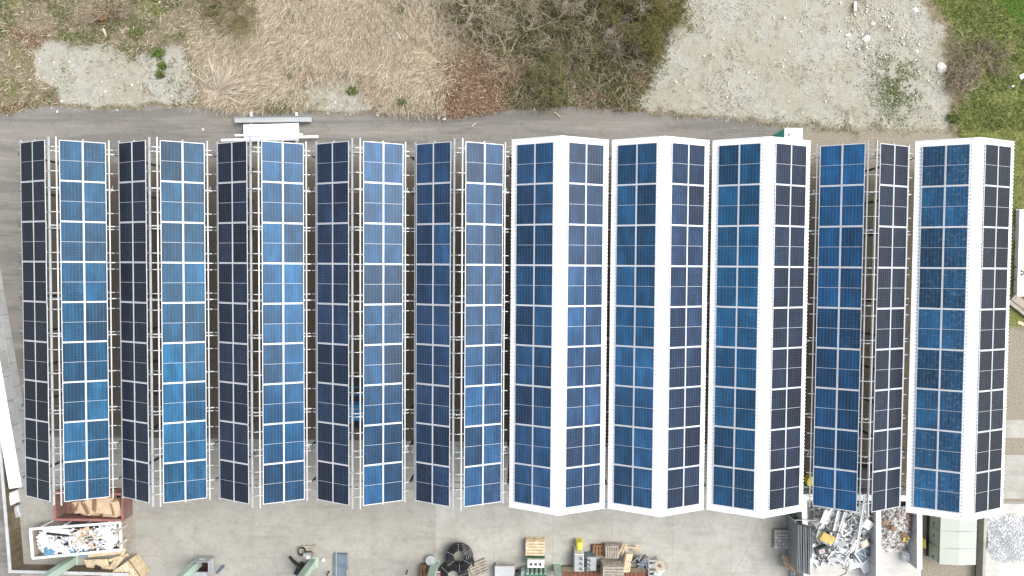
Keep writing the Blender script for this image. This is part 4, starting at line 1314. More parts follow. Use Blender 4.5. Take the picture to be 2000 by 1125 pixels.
fr = tag(empty('window_frame', c), 'pale metal frame with slanting bars leaning at the right of the scrap', 'frame')
for (o_, s_) in (((0, .45, 0), (1.25, .07, .08)), ((0, -.45, 0), (1.25, .07, .08)), ((.6, 0, 0), (.07, .84, .08)), ((-.6, 0, 0), (.07, .84, .08))):
    MB().box(c + M @ Vector(o_), s_, M=M).build('frame_bar', MAT['alu'], fr)
MB().box(c + M @ Vector((0, 0, -.03)), (1.14, .82, .02), M=M).build('pane', MAT['blue_sheet'], fr)
for k in range(2):
    MB().box(c + M @ Vector((-.2 + .4 * k, 0, .02)), (.06, .8, .05), M=M @ rotm(0, 0, .5)).build('slat', MAT['galv'], fr)
one('cable', MB().tube([at(1590, 1090, .5), at(1600, 1096, .4), at(1625, 1098, .3), at(1640, 1092, .35)], .02, 6), 'steel_dark', 'dark cable curving at the front of the scrap heap', 'cable')
one('cable', MB().tube([at(1645, 1110, .06), at(1655, 1112, .06), at(1652, 1120, .06), at(1635, 1128, .06)], .02, 6), 'steel_dark', 'thin dark cable lying on the pale bay floor', 'cable')

# rubble
rr = random.Random(33)
mb = MB()
xa, xb2 = at(1722, 1030, .3).x, at(1780, 1030, .3).x
ya, yb2 = at(1750, 985, .3).y, at(1750, 1082, .3).y
def hr(x, y):
    u, v = (x - xa) / (xb2 - xa), (ya - y) / (ya - yb2)
    return SLAB + .75 * max(0, math.sin(math.pi * min(1, max(0, u * .9 + .05)))) ** .5 * max(0, 1 - v ** 3)
for k in range(1300):
    x, y = rr.uniform(xa, xb2), rr.uniform(yb2, ya)
    if rr.random() < ((ya - y) / (ya - yb2)) ** 3:
        continue
    s_ = rr.uniform(.03, .11) * (1.6 if rr.random() < .1 else 1)
    mi = rr.choice([0, 0, 0, 0, 0, 0, 1, 2, 3])
    mb.box((x, y, hr(x, y) + rr.uniform(-.04, .05)), (s_ * 1.5, s_, s_ * .8), M=rotm(rr.uniform(-1, 1), rr.uniform(-1, 1), rr.uniform(0, 3)), mi=mi)
nn = 12
V = [(xa + (xb2 - xa) * i / nn, yb2 + (ya - yb2) * j / nn, max(SLAB + .002, hr(xa + (xb2 - xa) * i / nn, yb2 + (ya - yb2) * j / nn) - .05)) for j in range(nn + 1) for i in range(nn + 1)]
mb.add(V, [(j * (nn + 1) + i, j * (nn + 1) + i + 1, (j + 1) * (nn + 1) + i + 1, (j + 1) * (nn + 1) + i) for j in range(nn) for i in range(nn)], 0)
simple('rubble_white', (.66, .64, .61), .9, 0, .2, 6)
simple('rubble_brown', (.24, .15, .10), .9, 0, .3, 6)
simple('rubble_grey', (.36, .34, .32), .9, 0, .25, 6)
kind(tag(mb.build('rubble', [MAT[m] for m in ('rubble_white', 'rubble_grey', 'rubble_grey', 'rubble_brown')]), 'white, grey and rust-brown rubble heaped in the right storage bay', 'rubble'), 'stuff')
for k, (px, py, mat, lab) in enumerate(((1727, 1020, 'rubble_brown', 'rust-brown lump at the left side of the rubble'), (1770, 1022, 'rubble_brown', 'rust-brown lump at the right side of the rubble'), (1766, 1045, 'rubble_brown', 'rust-brown lump just above the bright coloured ball of waste'), (1742, 1030, 'rubble_brown', 'rust-brown lump in the middle of the rubble'), (1772, 1008, 'rubble_brown', 'rust-brown lump at the far right corner of the rubble'))):
    c = at(px, py, .7)
    one('rubble_lump', crumple((c.x, c.y, .72), .26, 90 + k, .6), mat, lab, 'lump', 'brown lumps in the rubble')
c = at(1764, 1008, .8)
one('broken_slab', MB().box(c, (.22, .95, .12), M=rotm(.1, .2, -.35)), 'rubble_grey', 'broken grey concrete strip lying in the rubble', 'slab', bevel=.02)
c = at(1767, 1054, .75)
mb = MB()
for k in range(14):
    mb.box(c + Vector((rr.uniform(-.2, .2), rr.uniform(-.16, .16), rr.uniform(.0, .1))), (.14, .10, .06), M=rotm(rr.uniform(-.6, .6), rr.uniform(-.6, .6), rr.uniform(0, 3)), mi=k % 3)
one('coloured_waste', mb, ('yellow', 'red_paint', 'green_steel'), 'small bright red, yellow and green bundle on the rubble', 'waste')
c = P(1767, 1082)
one('white_sack', crumple((c.x, c.y, .3), .36, 120, .9, n=3).box((c.x, c.y, .2), (.45, .6, .36)), 'bag_white', 'square white sack at the front of the rubble bay', 'sack')

# steel sheets standing in a rack, board bundle, block pallet
n = 8
x0 = P(1536, 1050).x
ya, yb2 = P(1536, 1004).y, P(1536, 1092).y
rk = tag(empty('sheet_rack', (x0 + .4, (ya + yb2) / 2, SLAB)), 'rack of grey steel sheets standing on edge beside the left bay wall', 'rack')
for k in range(n):
    x = x0 + k * .11
    MB().box((x, (ya + yb2) / 2 - .03 * k, 1.05), (.03, ya - yb2, 1.9 - .06 * (k % 3))).build('steel_sheet', MAT['grey_sheet'], rk)
for y in (ya + .1, yb2 - .25):
    MB().box((x0 + .4, y, .1), (1.1, .08, .1)).build('bearer', MAT['galv'], rk)
    for xx in (x0 - .08, x0 + .95):
        MB().box((xx, y, .9), (.06, .06, 1.6)).build('upright', MAT['galv'], rk)
for k in range(3):
    MB().beam((x0 - .1, ya + .16 + .05 * k, 1.5 + .15 * k), (x0 + 1.2, ya + .16 + .05 * k, 1.5 + .15 * k), .035, .035).build('crossbar', MAT['galv'], rk)
for k in range(3):
    c = at(1540 + 2 * k, 1092 + 8 * k, .45)
    one('board', MB().box((c.x, c.y, .5 + .02 * k), (.95, .05, .30), M=rotm(R(55), 0, -.45)), 'cardboard', ('uppermost', 'middle', 'lowest')[k] + ' of the three tan boards leaning at the steel sheet rack', 'board', 'tan boards at the rack')
c = P(1523, 1050)
bp = tag(empty('block_pallet', c), 'small pallet of whitish grey blocks left of the steel sheet rack', 'block pallet')
MB().box((c.x, c.y, SLAB + .06), (.98, 1.25, .11)).build('pallet_base', MAT['wood_grey'], bp)
for i in range(4):
    for j in range(6):
        MB().box((c.x - .35 + i * .235, c.y - .52 + j * .208, SLAB + .22), (.215, .188, .19)).build('block', MAT['concrete_mid' if (i + j) % 3 else 'concrete_wall'], bp, bevel=.008)
MB().box((c.x - .02, c.y + .33, SLAB + .34), (.62, .10, .03)).build('strap_board', MAT['rubble_grey'], bp)

# green cabin
HC = 1.45
x0, x1 = at(1836, 1060, HC).x, at(1907, 1060, HC).x
y0, y1 = at(1870, 1103, HC).y, at(1870, 990, HC).y
gc = tag(empty('substation', ((x0 + x1) / 2, (y0 + y1) / 2, .02)), 'green compact substation cabin with pale ridged roof under the last solar bay', 'substation')
xm = (x0 + x1) / 2
MB().box((xm, (y0 + y1) / 2, .12), (x1 - x0 + .05, y1 - y0 + .04, .24)).build('plinth', MAT['steel_dark'], gc)
MB().box((xm, (y0 + y1) / 2, .24 + (HC - .24) / 2), (x1 - x0 - .05, y1 - y0 - .06, HC - .24)).build('wall', MAT['green_cabin'], gc)
n = 3
ys3 = [y0, at(1870, 1071, HC).y, at(1870, 1037, HC).y, y1]
for k in range(n):
    ya, yb2 = ys3[k] + .012, ys3[k + 1] - .012
    for s_ in (-1, 1):
        xe = x0 if s_ < 0 else x1
        V = [(xe, ya, HC), (xm - .0 * s_, ya, HC + .10), (xm, yb2, HC + .10), (xe, yb2, HC)]
        V += [(a, b_, c_ - .05) for a, b_, c_ in V]
        mb = MB().add(V, [(0, 1, 2, 3) if s_ < 0 else (3, 2, 1, 0), (4, 5, 6, 7), (0, 4, 5, 1), (1, 5, 6, 2), (2, 6, 7, 3), (3, 7, 4, 0)])
        mb.build('roof_panel', MAT['green_roof'], gc)
    mb = MB().box((x0 + .005, (ya + yb2) / 2, .24 + (HC - .3) / 2), (.03, yb2 - ya - .10, HC - .42))
    dr = mb.build('door', MAT['green_cabin'], gc)
    MB().box((x0 - .03, ya + .22 if k != 1 else (ya + yb2) / 2, .8), (.04, .16, .05)).build('handle', MAT['steel_dark'], dr, off=gc.location)
MB().box((x0 - .018, ys3[0] + .5, .85), (.012, .14, .5)).build('vent', MAT['green_roof'], gc)
MB().cyl((x0 - .004, ys3[2] + .75, 1.05), .12, .02, 3, M=rotm(0, R(-90), 0)).build('warning_sign', MAT['yellow'], gc)
c = at(1803, 1060, .3)
one('yellow_board', MB().box((c.x, c.y, .3), (.05, .6, .5), rz=.05), 'yellow', 'yellow board standing between the bay wall and the green cabin', 'board')
# low wall and ditch to the right of the cabin
xw = at(1921, 1060, .7).x
yw0, yw1 = at(1921, 1140, .7).y, at(1921, 985, .7).y
lw_ = tag(empty('low_wall', (xw, (yw0 + yw1) / 2, 0)), 'low pale concrete wall along the gravel right of the green cabin', 'wall')
for k in range(4):
    ya, yb2 = yw0 + (yw1 - yw0) * k / 4, yw0 + (yw1 - yw0) * (k + 1) / 4
    MB().box((xw + .09, (ya + yb2) / 2, .35), (.18, yb2 - ya - .015, .7)).build('wall_element', MAT['concrete_mid'], lw_)
simple('ditch_soil', (.14, .11, .08), .95, 0, .5, 3, (.05, .06, .025), .7)
kind(MB().box(((at(1907, 1060).x + xw) / 2, (yw0 + yw1) / 2, .025), (xw - at(1907, 1060).x, yw1 - yw0, .05)).build('ditch', MAT['ditch_soil']), 'structure')
c = P(1917, 1084)
one('white_can', MB().cyl((c.x, c.y, .03), .11, .3, 10).cyl((c.x, c.y, .33), .06, .05, 8), 'bag_white', 'small white can by the low wall right of the cabin', 'can')
# gravel heap behind the low wall: raised ground and gravel
kind(MB().prism([(xw + .18, yw0 - 6), (60, yw0 - 6), (60, yw1), (xw + .18, yw1)], -.2, .55).build('raised_ground', MAT['concrete_pale']), 'structure')
rr = random.Random(44)
mb = MB()
cx_, cy_ = at(1972, 1052, .6).x, at(1972, 1052, .6).y
nn = 40
def hg(x, y):
    d = math.hypot((x - cx_) / 1.9, (y - cy_) / 1.5)
    return .55 + .26 * max(0, 1 - d) ** .8 + .04 * math.sin(5 * x) * math.sin(4 * y)
V = [(cx_ - 2.4 + 4.8 * i / nn, cy_ - 2 + 4 * j / nn, hg(cx_ - 2.4 + 4.8 * i / nn, cy_ - 2 + 4 * j / nn) - .015 - (.06 if math.hypot((4.8 * i / nn - 2.4) / 2.2, (4 * j / nn - 2) / 1.8) > 1 else 0)) for j in range(nn + 1) for i in range(nn + 1)]
mb.add(V, [(j * (nn + 1) + i, j * (nn + 1) + i + 1, (j + 1) * (nn + 1) + i + 1, (j + 1) * (nn + 1) + i) for j in range(nn) for i in range(nn) if V[j * (nn + 1) + i][0] > xw + .25])
for k in range(2600):
    a, d = rr.uniform(0, 6.3), rr.random() ** .6 * 1.1
    x, y = cx_ + 1.9 * d * math.cos(a), cy_ + 1.5 * d * math.sin(a)
    s_ = rr.uniform(.015, .045)
    if x < xw + .3:
        continue
    mb.box((x, y, hg(x, y) + .01), (s_ * 1.4, s_, s_), M=rotm(rr.uniform(-1, 1), rr.uniform(-1, 1), rr.uniform(0, 3)), mi=rr.choice([0, 1, 1]))
simple('gravel_grey', (.50, .51, .515), .9, 0, .15, 9)
simple('gravel_pale', (.55, .55, .55), .9, 0, .2, 9)
kind(tag(mb.build('gravel', [MAT['gravel_grey'], MAT['gravel_pale']]), 'blue-grey gravel heap on pale ground at the lower right edge', 'gravel'), 'stuff')

# ------------------------------------------------------------------ right edge: white container, poles, boards
c0, c1 = at(1990, 408, .45), at(1990, 578, .45)
x0 = c0.x
ct = tag(empty('panel_stack', (x0 + .6, (c0.y + c1.y) / 2, 0)), 'stack of long white panels on the grass at the right edge', 'panel stack')
for k in range(5):
    MB().box((x0 + .62 + .02 * (k % 2), (c0.y + c1.y) / 2 - .02 * (k % 3), .16 + .075 * k), (1.18, c0.y - c1.y - .05 * (k % 2), .068)).build('panel', MAT['white_sheet'], ct, bevel=.006)
    if k == 4:
        for j in range(4):
            MB().box((x0 + .14 + j * .31, (c0.y + c1.y) / 2, .16 + .075 * k + .045), (.05, c0.y - c1.y - .06, .022)).build('rib', MAT['white_paint'], ct)
for k in range(3):
    MB().box((x0 + .62, c1.y + (c0.y - c1.y) * (.15 + .35 * k), .06), (1.1, .1, .12)).build('bearer', MAT['wood_grey'], ct)
for k, (a, b_, lab) in enumerate((((1978, 518, .15), (2000, 532, .62), 'upper of two brown poles leaning on the white panel stack'), ((1978, 548, .15), (2000, 534, .62), 'lower of two brown poles leaning on the white panel stack'))):
    one('pole', MB().tube([at(*a), at(*b_)], .045, 7), 'wood_brown', lab, 'pole')
for k, (px, lab) in enumerate(((1980, 'outer plank on the grass beside the white panel stack'), (1985, 'inner plank on the grass beside the white panel stack'))):
    c = at(px, 470, .1)
    one('plank', MB().box((c.x, c.y, .13), (.14, 1.9, .05), rz=.05 * (1 - 2 * k)), 'wood_grey', lab, 'plank')
a, b_ = at(1974, 582, .3), at(2012, 612, .3)
one('board_stack', MB().beam(a, b_, .75, .18).beam(a + Vector((.1, .1, .12)), b_ + Vector((.1, .1, .12)), .5, .05), 'wood_grey', 'broad grey boards lying slantwise below the right white panel stack', 'boards')
c = at(2000, 634, .1)
one('plank', MB().box(c, (.9, .2, .06), rz=-.4), 'wood_light', 'short pale plank below the slanting grey boards', 'plank')

# ------------------------------------------------------------------ behind the roofs: toilet cabin, stacked sheets and beams
HT = 2.25
p, q = at(1532, 250, HT), at(1568, 250, HT)
w = q.x - p.x
tc_ = tag(empty('site_cabin', ((p.x + q.x) / 2, p.y - w / 2, 0)), 'small teal site cabin with white roof behind the third white bay', 'cabin')
MB().box(((p.x + q.x) / 2, p.y - w / 2, HT / 2), (w - .06, w - .06, HT - .1)).build('wall', MAT['teal'], tc_)
MB().box(((p.x + q.x) / 2, p.y - w / 2, HT - .02), (w, w, .08)).build('lid', MAT['white_sheet'], tc_, bevel=.03)
MB().cyl((p.x + .28, p.y - .42, HT), .055, .14, 10).build('vent_pipe', MAT['black_plastic'], tc_)
for k in range(3):
    MB().box((p.x + .02, p.y - .2 - k * .42, 1.05), (.03, .05, 1.9)).build('rib', MAT['teal'], tc_)
MB().box((p.x + .016, p.y - .62, 1.0), (.02, .66, 1.8)).build('door', MAT['teal'], tc_)

c0, c1 = P(460, 234, .45), P(607, 232, .45)
gs = tag(empty('gutter_stack', ((c0.x + c1.x) / 2, c0.y, 0)), 'bundle of long grey metal channels lying on the road', 'channel bundle')
for k in range(3):
    mb = MB()
    d = Vector((0, 0, .055 * k))
    for (oy, oz, w_, h_) in ((0, 0, .40, .012), (.195, .075, .012, .15), (-.195, .075, .012, .15)):
        o_ = Vector((-.05 * k, oy, .26 + oz)) + d
        mb.beam(Vector((c0.x, c0.y, 0)) + o_, Vector((c1.x, c1.y, 0)) + o_, w_, h_)
    kind(mb.build('channel', MAT['galv'], gs), 'stuff')
for k in range(2):
    x = at(493 + 88 * k, 250).x
    one('bearer', MB().box((x, at(490, 247).y - .1, .14), (.12, 2.0, .16)), 'white_paint', ('left' if k == 0 else 'right') + ' bearer beam under the white sheet stack', 'beam')
c0, c1 = P(477, 258, .35), P(583, 258, .35)
ss = tag(empty('panel_stack', ((c0.x + c1.x) / 2, c0.y, .22)), 'stack of white sandwich panels on bearers beside the road', 'panel stack')
for k in range(4):
    MB().box(((c0.x + c1.x) / 2 + .03 * (k % 2), c0.y - .02 * k, .27 + .075 * k), (c1.x - c0.x, 1.12, .068), rz=.03).build('panel', MAT['white_sheet'], ss, bevel=.006)
for k, (xa_, ya_, xb_, yb_, w_, lab) in enumerate(((432, 274, 580, 270, .16, 'long white beam sticking out left of the panel stack'), (500, 271, 622, 267, .16, 'long white beam sticking out right of the panel stack'), (460, 265, 592, 263, .12, 'thin white beam across the panel stack'))):
    a, b_ = at(xa_, ya_, .62), at(xb_, yb_, .62)
    one('steel_beam', MB().beam(a + Vector((0, 0, .04 * k)), b_ + Vector((0, 0, .04 * k)), w_, .10), 'white_sheet', lab, 'beam', 'white beams by the panel stack', bevel=.008)

# ------------------------------------------------------------------ under the roofs
c = P(701, 800)
bt = tag(empty('loader', c), 'blue machine glimpsed through the ridge gap of the fourth bay', 'machine')
MB().box((c.x, c.y + .1, .95), (1.3, 1.1, .9)).build('body', MAT['blue_paint'], bt, bevel=.05)
MB().box((c.x, c.y + 1.4, 1.0), (1.5, 1.6, .5)).build('bed', MAT['steel_dark'], bt, bevel=.03)
for k in range(3):
    MB().box((c.x, c.y + .75 + .5 * k, 1.35), (1.4, .06, .2)).build('guard_rail', MAT['blue_paint'], bt)
MB().box((c.x + .2, c.y - .75, .6), (.5, .6, .8)).build('engine_cover', MAT['black_plastic'], bt, bevel=.05)
for sx in (-1, 1):
    for sy in (-.5, 1.7):
        wl = MB().cyl((c.x + sx * .72, c.y + sy, .42), .38, .22, 18, M=rotm(0, R(90), 0)).build('wheel', MAT['black_plastic'], bt)
        MB().cyl((c.x + sx * .72 + .23, c.y + sy, .42), .16, .02, 12, M=rotm(0, R(90), 0)).build('rim', MAT['galv'], wl, off=bt.location)
MB().cyl((c.x - .25, c.y - .55, 1.0), .06, .5, 8).build('exhaust', MAT['galv'], bt)
c = P(1578, 935)
one('yellow_bin', MB().cyl((c.x, c.y, .03), .32, .8, 14, r2=.38).cyl((c.x, c.y, .83), .40, .04, 14), 'yellow', 'yellow bin under the valley left of the single open bay', 'bin')
c = P(1688, 925)
one('black_crate', MB().box((c.x, c.y, .5), (1.6, 1.3, .95)).box((c.x, c.y + .3, 1.0), (1.4, .5, .08)), 'black_plastic', 'black crate under the ridge gap above the metal scrap', 'crate', bevel=.03)
a, b_ = at(1142, 990, .25), at(1187, 990, .25)
lf = tag(empty('ladder', ((a.x + b_.x) / 2, a.y, 0)), 'light blue ladder lying under the valley of the first two white roofs', 'ladder')
for s_ in (0, .36):
    MB().beam(a + Vector((-.8, s_, 0)), b_ + Vector((0, s_, 0)), .05, .07).build('stile', MAT['blue_paint'], lf)
for k in range(8):
    x = a.x - .7 + (b_.x - a.x + .7) * k / 8
    MB().beam((x, a.y, .25), (x, a.y + .36, .25), .03, .03).build('rung', MAT['blue_paint'], lf)

# ------------------------------------------------------------------ vegetation
def vcol_mat(name, rough=.85, trans=0.0):
    m, t, b = nt(name)
    a = t.nodes.new('ShaderNodeAttribute')
    a.attribute_name = 'tone'
    t.links.new(a.outputs['Color'], b.inputs['Base Color'])
    b.inputs['Roughness'].default_value = rough
    b.inputs['Specular IOR Level'].default_value = .15
    return m
vcol_mat('plant')
def mesh_np(name, V, F3, F4, C, mat='plant', parent=None):
    me = bpy.data.meshes.new(name)
    me.vertices.add(len(V))
    me.vertices.foreach_set('co', np.asarray(V, np.float32).ravel())
    n3, n4 = len(F3), len(F4)
    idx = np.concatenate([np.asarray(F4, np.int32).ravel(), np.asarray(F3, np.int32).ravel()])
    me.loops.add(len(idx))
    me.loops.foreach_set('vertex_index', idx)
    me.polygons.add(n3 + n4)
    me.polygons.foreach_set('loop_start', np.concatenate([np.arange(n4) * 4, n4 * 4 + np.arange(n3) * 3]).astype(np.int32))
    me.update(calc_edges=True)
    ca = me.color_attributes.new('tone', 'FLOAT_COLOR', 'POINT')
    arr = np.ones((len(V), 4), np.float32)
    arr[:, :3] = C
    ca.data.foreach_set('color', arr.ravel())
    me.materials.append(MAT[mat])
    o = bpy.data.objects.new(name, me)
    COL.objects.link(o)
    if parent is not None:
        o.parent = parent
    return o
def blade_arrays(P, D, L, W, C, droop=.25):
    """P base (n,3), D unit direction (n,3), L length, W width, C colour (n,3) -> verts, tris, quads, colours"""
    n = len(P)
    up = np.array([0, 0, 1.0])
    S = np.cross(D, up)
    S /= np.maximum(1e-6, np.linalg.norm(S, axis=1))[:, None]
    tw = NR.uniform(-.8, .8, n)[:, None]
    Nn = np.cross(S, D)
    S = S * np.cos(tw) + Nn * np.sin(tw)
    L, W = L[:, None], W[:, None]
    mid = P + D * L * .55
    tip = P + D * L - up * (L * droop)
    V = np.stack([P - S * W / 2, P + S * W / 2, mid - S * W * .42, mid + S * W * .42, tip], 1).reshape(-1, 3)
    b = np.arange(n) * 5
    F4 = np.stack([b, b + 1, b + 3, b + 2], 1)
    F3 = np.stack([b + 2, b + 3, b + 4], 1)
    shade = np.array([.75, .75, 1.0, 1.0, 1.1])
    Cc = (C[:, None, :] * shade[None, :, None]).reshape(-1, 3)
    return V, F3, F4, Cc
def zone_pts(n, weight, box):
    """random points in box kept with probability weight(masks)"""
    out, got = [], 0
    while got < n:
        X = NR.uniform(box[0], box[1], n)
        Y = NR.uniform(box[2], box[3], n)
        M = masks(X, Y)
        w = weight(M, X, Y)
        k = NR.random(n) < w
        Z = height(X, Y, M)
        out.append(np.stack([X[k], Y[k], Z[k]], 1))
        got += int(k.sum())
        if len(out) > 60:
            break
    return np.concatenate(out)[:n]
def dirs(n, az, spread, el0, el1):
    a = az + NR.normal(0, 1, n) * spread
    e = NR.uniform(el0, el1, n)
    return np.stack([np.cos(a) * np.cos(e), np.sin(a) * np.cos(e), np.sin(e)], 1)
def pick(n, cols, var=.25):
    c = np.array(cols)[NR.integers(0, len(cols), n)]
    return np.clip(c * NR.uniform(1 - var, 1 + var, n)[:, None], 0, .8)
def clear(M):
    return np.clip(1 - M['road'] * 1.6 - M['tan'] * 1.2, 0, 1)
XB = (-39, 39)
YB = (12.4, 23.5)
def scatter(name, n, weight, box, cols, L, W, az, spread, el, label, cat, droop=.25, var=.25, lift=0.0):
    P_ = zone_pts(n, weight, box)
    n = len(P_)
    P_[:, 2] += NR.uniform(0, lift, n) if lift else 0
    a = az(P_) if callable(az) else az
    V, F3, F4, C = blade_arrays(P_, dirs(n, a, spread, *el), NR.uniform(*L, n), NR.uniform(*W, n), pick(n, cols, var), droop)
    return kind(tag(mesh_np(name, V, F3, F4, C), label, cat), 'stuff')

ST = [(.57, .485, .365), (.52, .44, .325), (.45, .375, .27), (.36, .295, .205), (.65, .57, .45)]
BR = [(.19, .15, .10), (.25, .20, .14), (.32, .26, .185), (.12, .094, .058), (.38, .32, .24)]
GR = [(.070, .120, .026), (.095, .145, .034), (.13, .165, .045), (.050, .090, .020)]
def waz(P_):
    return -math.pi / 2 + (fbm(P_[:, 0] * .25, P_[:, 1] * .25, 51) - .5) * 3.0
scatter('dry_reeds', 52000, lambda M, X, Y: M['straw'] * (1 - M['green'] * .8) * clear(M) * np.clip(1.35 - 1.6 * np.clip(fbm(X * .9, Y * .9, 61) - .5, 0, 1) * 3, 0, 1), (-22, -3, YB[0], YB[1]), ST + ST + BR[4:] + BR[:1], (.3, .85), (.011, .026), waz, .55, (.1, .75), 'pale straw-coloured dry reeds flattened across the bank', 'reeds', .2, .28)
scatter('dry_grass', 30000, lambda M, X, Y: clear(M) * np.clip(1 - M['straw'] - M['pale'] * 1.1 - M['lush'] - M['brush'] * .5, 0, 1) * (X < 24), (XB[0], XB[1], YB[0], YB[1]), ST[1:] + BR[:3] + BR[:3], (.15, .45), (.016, .034), waz, 1.2, (.1, .9), 'short brown and straw dry grass on the wild bank', 'dry grass', .2, .3)
scatter('green_grass', 26000, lambda M, X, Y: np.clip(np.maximum(M['green'] - .25, .5 * (X < -14) * (1 - M['pale']) * (fbm(X * .6, Y * .6, 99) > .53)), 0, 1) * 1.3 * clear(M) * (1 - M['lush']) * (fbm(X * 1.1, Y * 1.1, 71) > .40) * np.where(X < 26, .9, .55), (XB[0], XB[1], YB[0], YB[1]), GR + [(.14, .15, .05)], (.10, .28), (.02, .042), 0, 3.0, (.3, 1.2), 'fresh green grass tufts scattered over the bank', 'grass', .2, .35)
scatter('meadow_grass', 24000, lambda M, X, Y: np.clip(M['green'], 0, 1) * (X > 24) * (1 - M['brush']), (24, 40, 2.0, YB[1]), [(.125, .155, .042), (.155, .18, .052), (.20, .205, .07), (.085, .12, .03), (.14, .165, .048), (.27, .245, .11)], (.08, .22), (.02, .045), 0, 3.0, (.3, 1.2), 'rough green and yellowish grass right of the bare ground', 'grass', .2, .3)
scatter('ivy', 14000, lambda M, X, Y: M['brush'] * clear(M) * (X < 12) * (fbm(X * .55, Y * .55, 95) > .47), (-6, 12, YB[0], YB[1]), [(.060, .100, .022), (.095, .135, .032), (.15, .165, .05), (.030, .052, .012)], (.10, .26), (.03, .06), 0, 3.0, (.1, 1.1), 'green ivy and weeds under the bare shrubs', 'ivy', .2, .35, .2)
scatter('twigs', 7500, lambda M, X, Y: M['brush'] * clear(M) * (1 - M['pale']), (XB[0], XB[1], YB[0], YB[1]), BR + [(.34, .29, .22), (.05, .042, .026), (.12, .115, .045)], (.3, 1.1), (.012, .03), 0, 3.0, (.0, .6), 'tangle of dry brown twigs between the shrubs', 'twigs', .1, .35, .35)
scatter('dead_leaves', 17000, lambda M, X, Y: M['litter'] * clear(M), (XB[0], XB[1], YB[0], YB[1]), [(.20, .11, .06), (.27, .15, .085), (.14, .075, .04), (.34, .23, .15), (.085, .05, .03), (.24, .17, .12)], (.05, .11), (.035, .07), 0, 3.0, (-.1, .5), 'rust-brown dead leaves covering the ground beside the shrubs', 'leaves', 0, .3, .05)
scatter('weeds', 2600, lambda M, X, Y: np.clip(M['pale'], 0, 1) * (X > 5) * (fbm(X * .7, Y * .7, 81) > .56), (XB[0], XB[1], YB[0], YB[1]), BR[:3] + GR[:2] + [(.22, .20, .12)], (.05, .16), (.02, .04), 0, 3.0, (.1, .8), 'sparse weeds and debris on the bare ground', 'weeds', .2, .3)

wc = at(1745, 168)
scatter('low_weeds', 3600, lambda M, X, Y: M['pale'] * np.exp(-((X - wc.x) / 1.35) ** 2 - ((Y - wc.y) / 2.0) ** 2) * (fbm(X * 1.6, Y * 1.6, 91) > .42), (wc.x - 3.5, wc.x + 3.5, wc.y - 4, wc.y + 4), GR + [(.16, .17, .06), (.22, .20, .11)], (.05, .15), (.02, .04), 0, 3.0, (.2, .9), 'patch of low green weeds in the middle of the bare ground', 'weeds', .2, .3)
# leafy green plants one can pick out
for k, (px, py, r_, lab) in enumerate([(690, 178, .34, 'bright green plant in the middle of the small pale patch'), (320, 130, .24, 'green plant on the left pale patch, upper of two'), (316, 147, .26, 'green plant on the left pale patch, lower of two'), (1858, 232, .36, 'dark green plant at the corner of the bare ground'), (786, 200, .36, 'green clump above the road right of the pale patch'),
                                       (780, 16, .6, 'dark green clump at the upper edge in the reeds'), (425, 22, .5, 'dense green clump near the upper edge left of the reeds'), (540, 205, .75, 'long green grass clump above the metal channels'), (272, 70, .5, 'green clump above the left pale patch'), (312, 105, .4, 'green tuft reaching down into the left pale patch'),
                                       (1207, 128, .6, 'fresh green clump at the edge of the shrubs'), (1222, 140, .45, 'second fresh green clump beside the bare ground edge'), (1155, 158, .5, 'green clump below the bare shrubs')]):
    c = at(px, py)
    n = int(260 * r_ / .4)
    an, ra = NR.uniform(0, 6.283, n), r_ * 1.05 * NR.random(n) ** .6 * (.8 + .35 * np.sin(NR.uniform(0, 6.283, n)))
    P_ = np.stack([c.x + ra * np.cos(an) * (1.9 if k == 7 else 1.15), c.y + ra * np.sin(an) * .9, NR.uniform(.04, .24, n)], 1)
    V, F3, F4, C = blade_arrays(P_ - np.array([c.x, c.y, 0]), dirs(n, 0, 3, .2, 1.3), NR.uniform(.12, .32, n), NR.uniform(.03, .06, n), pick(n, [(.06, .115, .018), (.085, .145, .026), (.12, .165, .035), (.17, .17, .07)], .35))
    o = mesh_np('green_plant', V, F3, F4, C)
    o.location = (c.x, c.y, 0)
    tag(o, lab, 'plant', 'green plants on the bank')

# fan of long dry reeds
c = at(428, 178)
n = 240
az = np.concatenate([NR.normal(.75, .75, 190), NR.uniform(2.3, 5.2, 50)])
e = NR.uniform(.05, .6, n)
D = np.stack([np.cos(az) * np.cos(e), np.sin(az) * np.cos(e), np.sin(e)], 1)
V, F3, F4, C = blade_arrays(NR.normal(0, .22, (n, 3)) * np.array([1, 1, .1]) + np.array([0, 0, .1]), D, np.where(np.arange(n) < 190, NR.uniform(1.0, 2.9, n), NR.uniform(.5, 1.3, n)), NR.uniform(.016, .034, n), pick(n, [(.60, .52, .42), (.66, .58, .48), (.52, .44, .34)], .18), .10)
o = mesh_np('reed_clump', V, F3, F4, C)
o.location = (c.x, c.y, .05)
tag(o, 'fan-shaped clump of long dry reeds right of the left pale patch', 'reed clump')

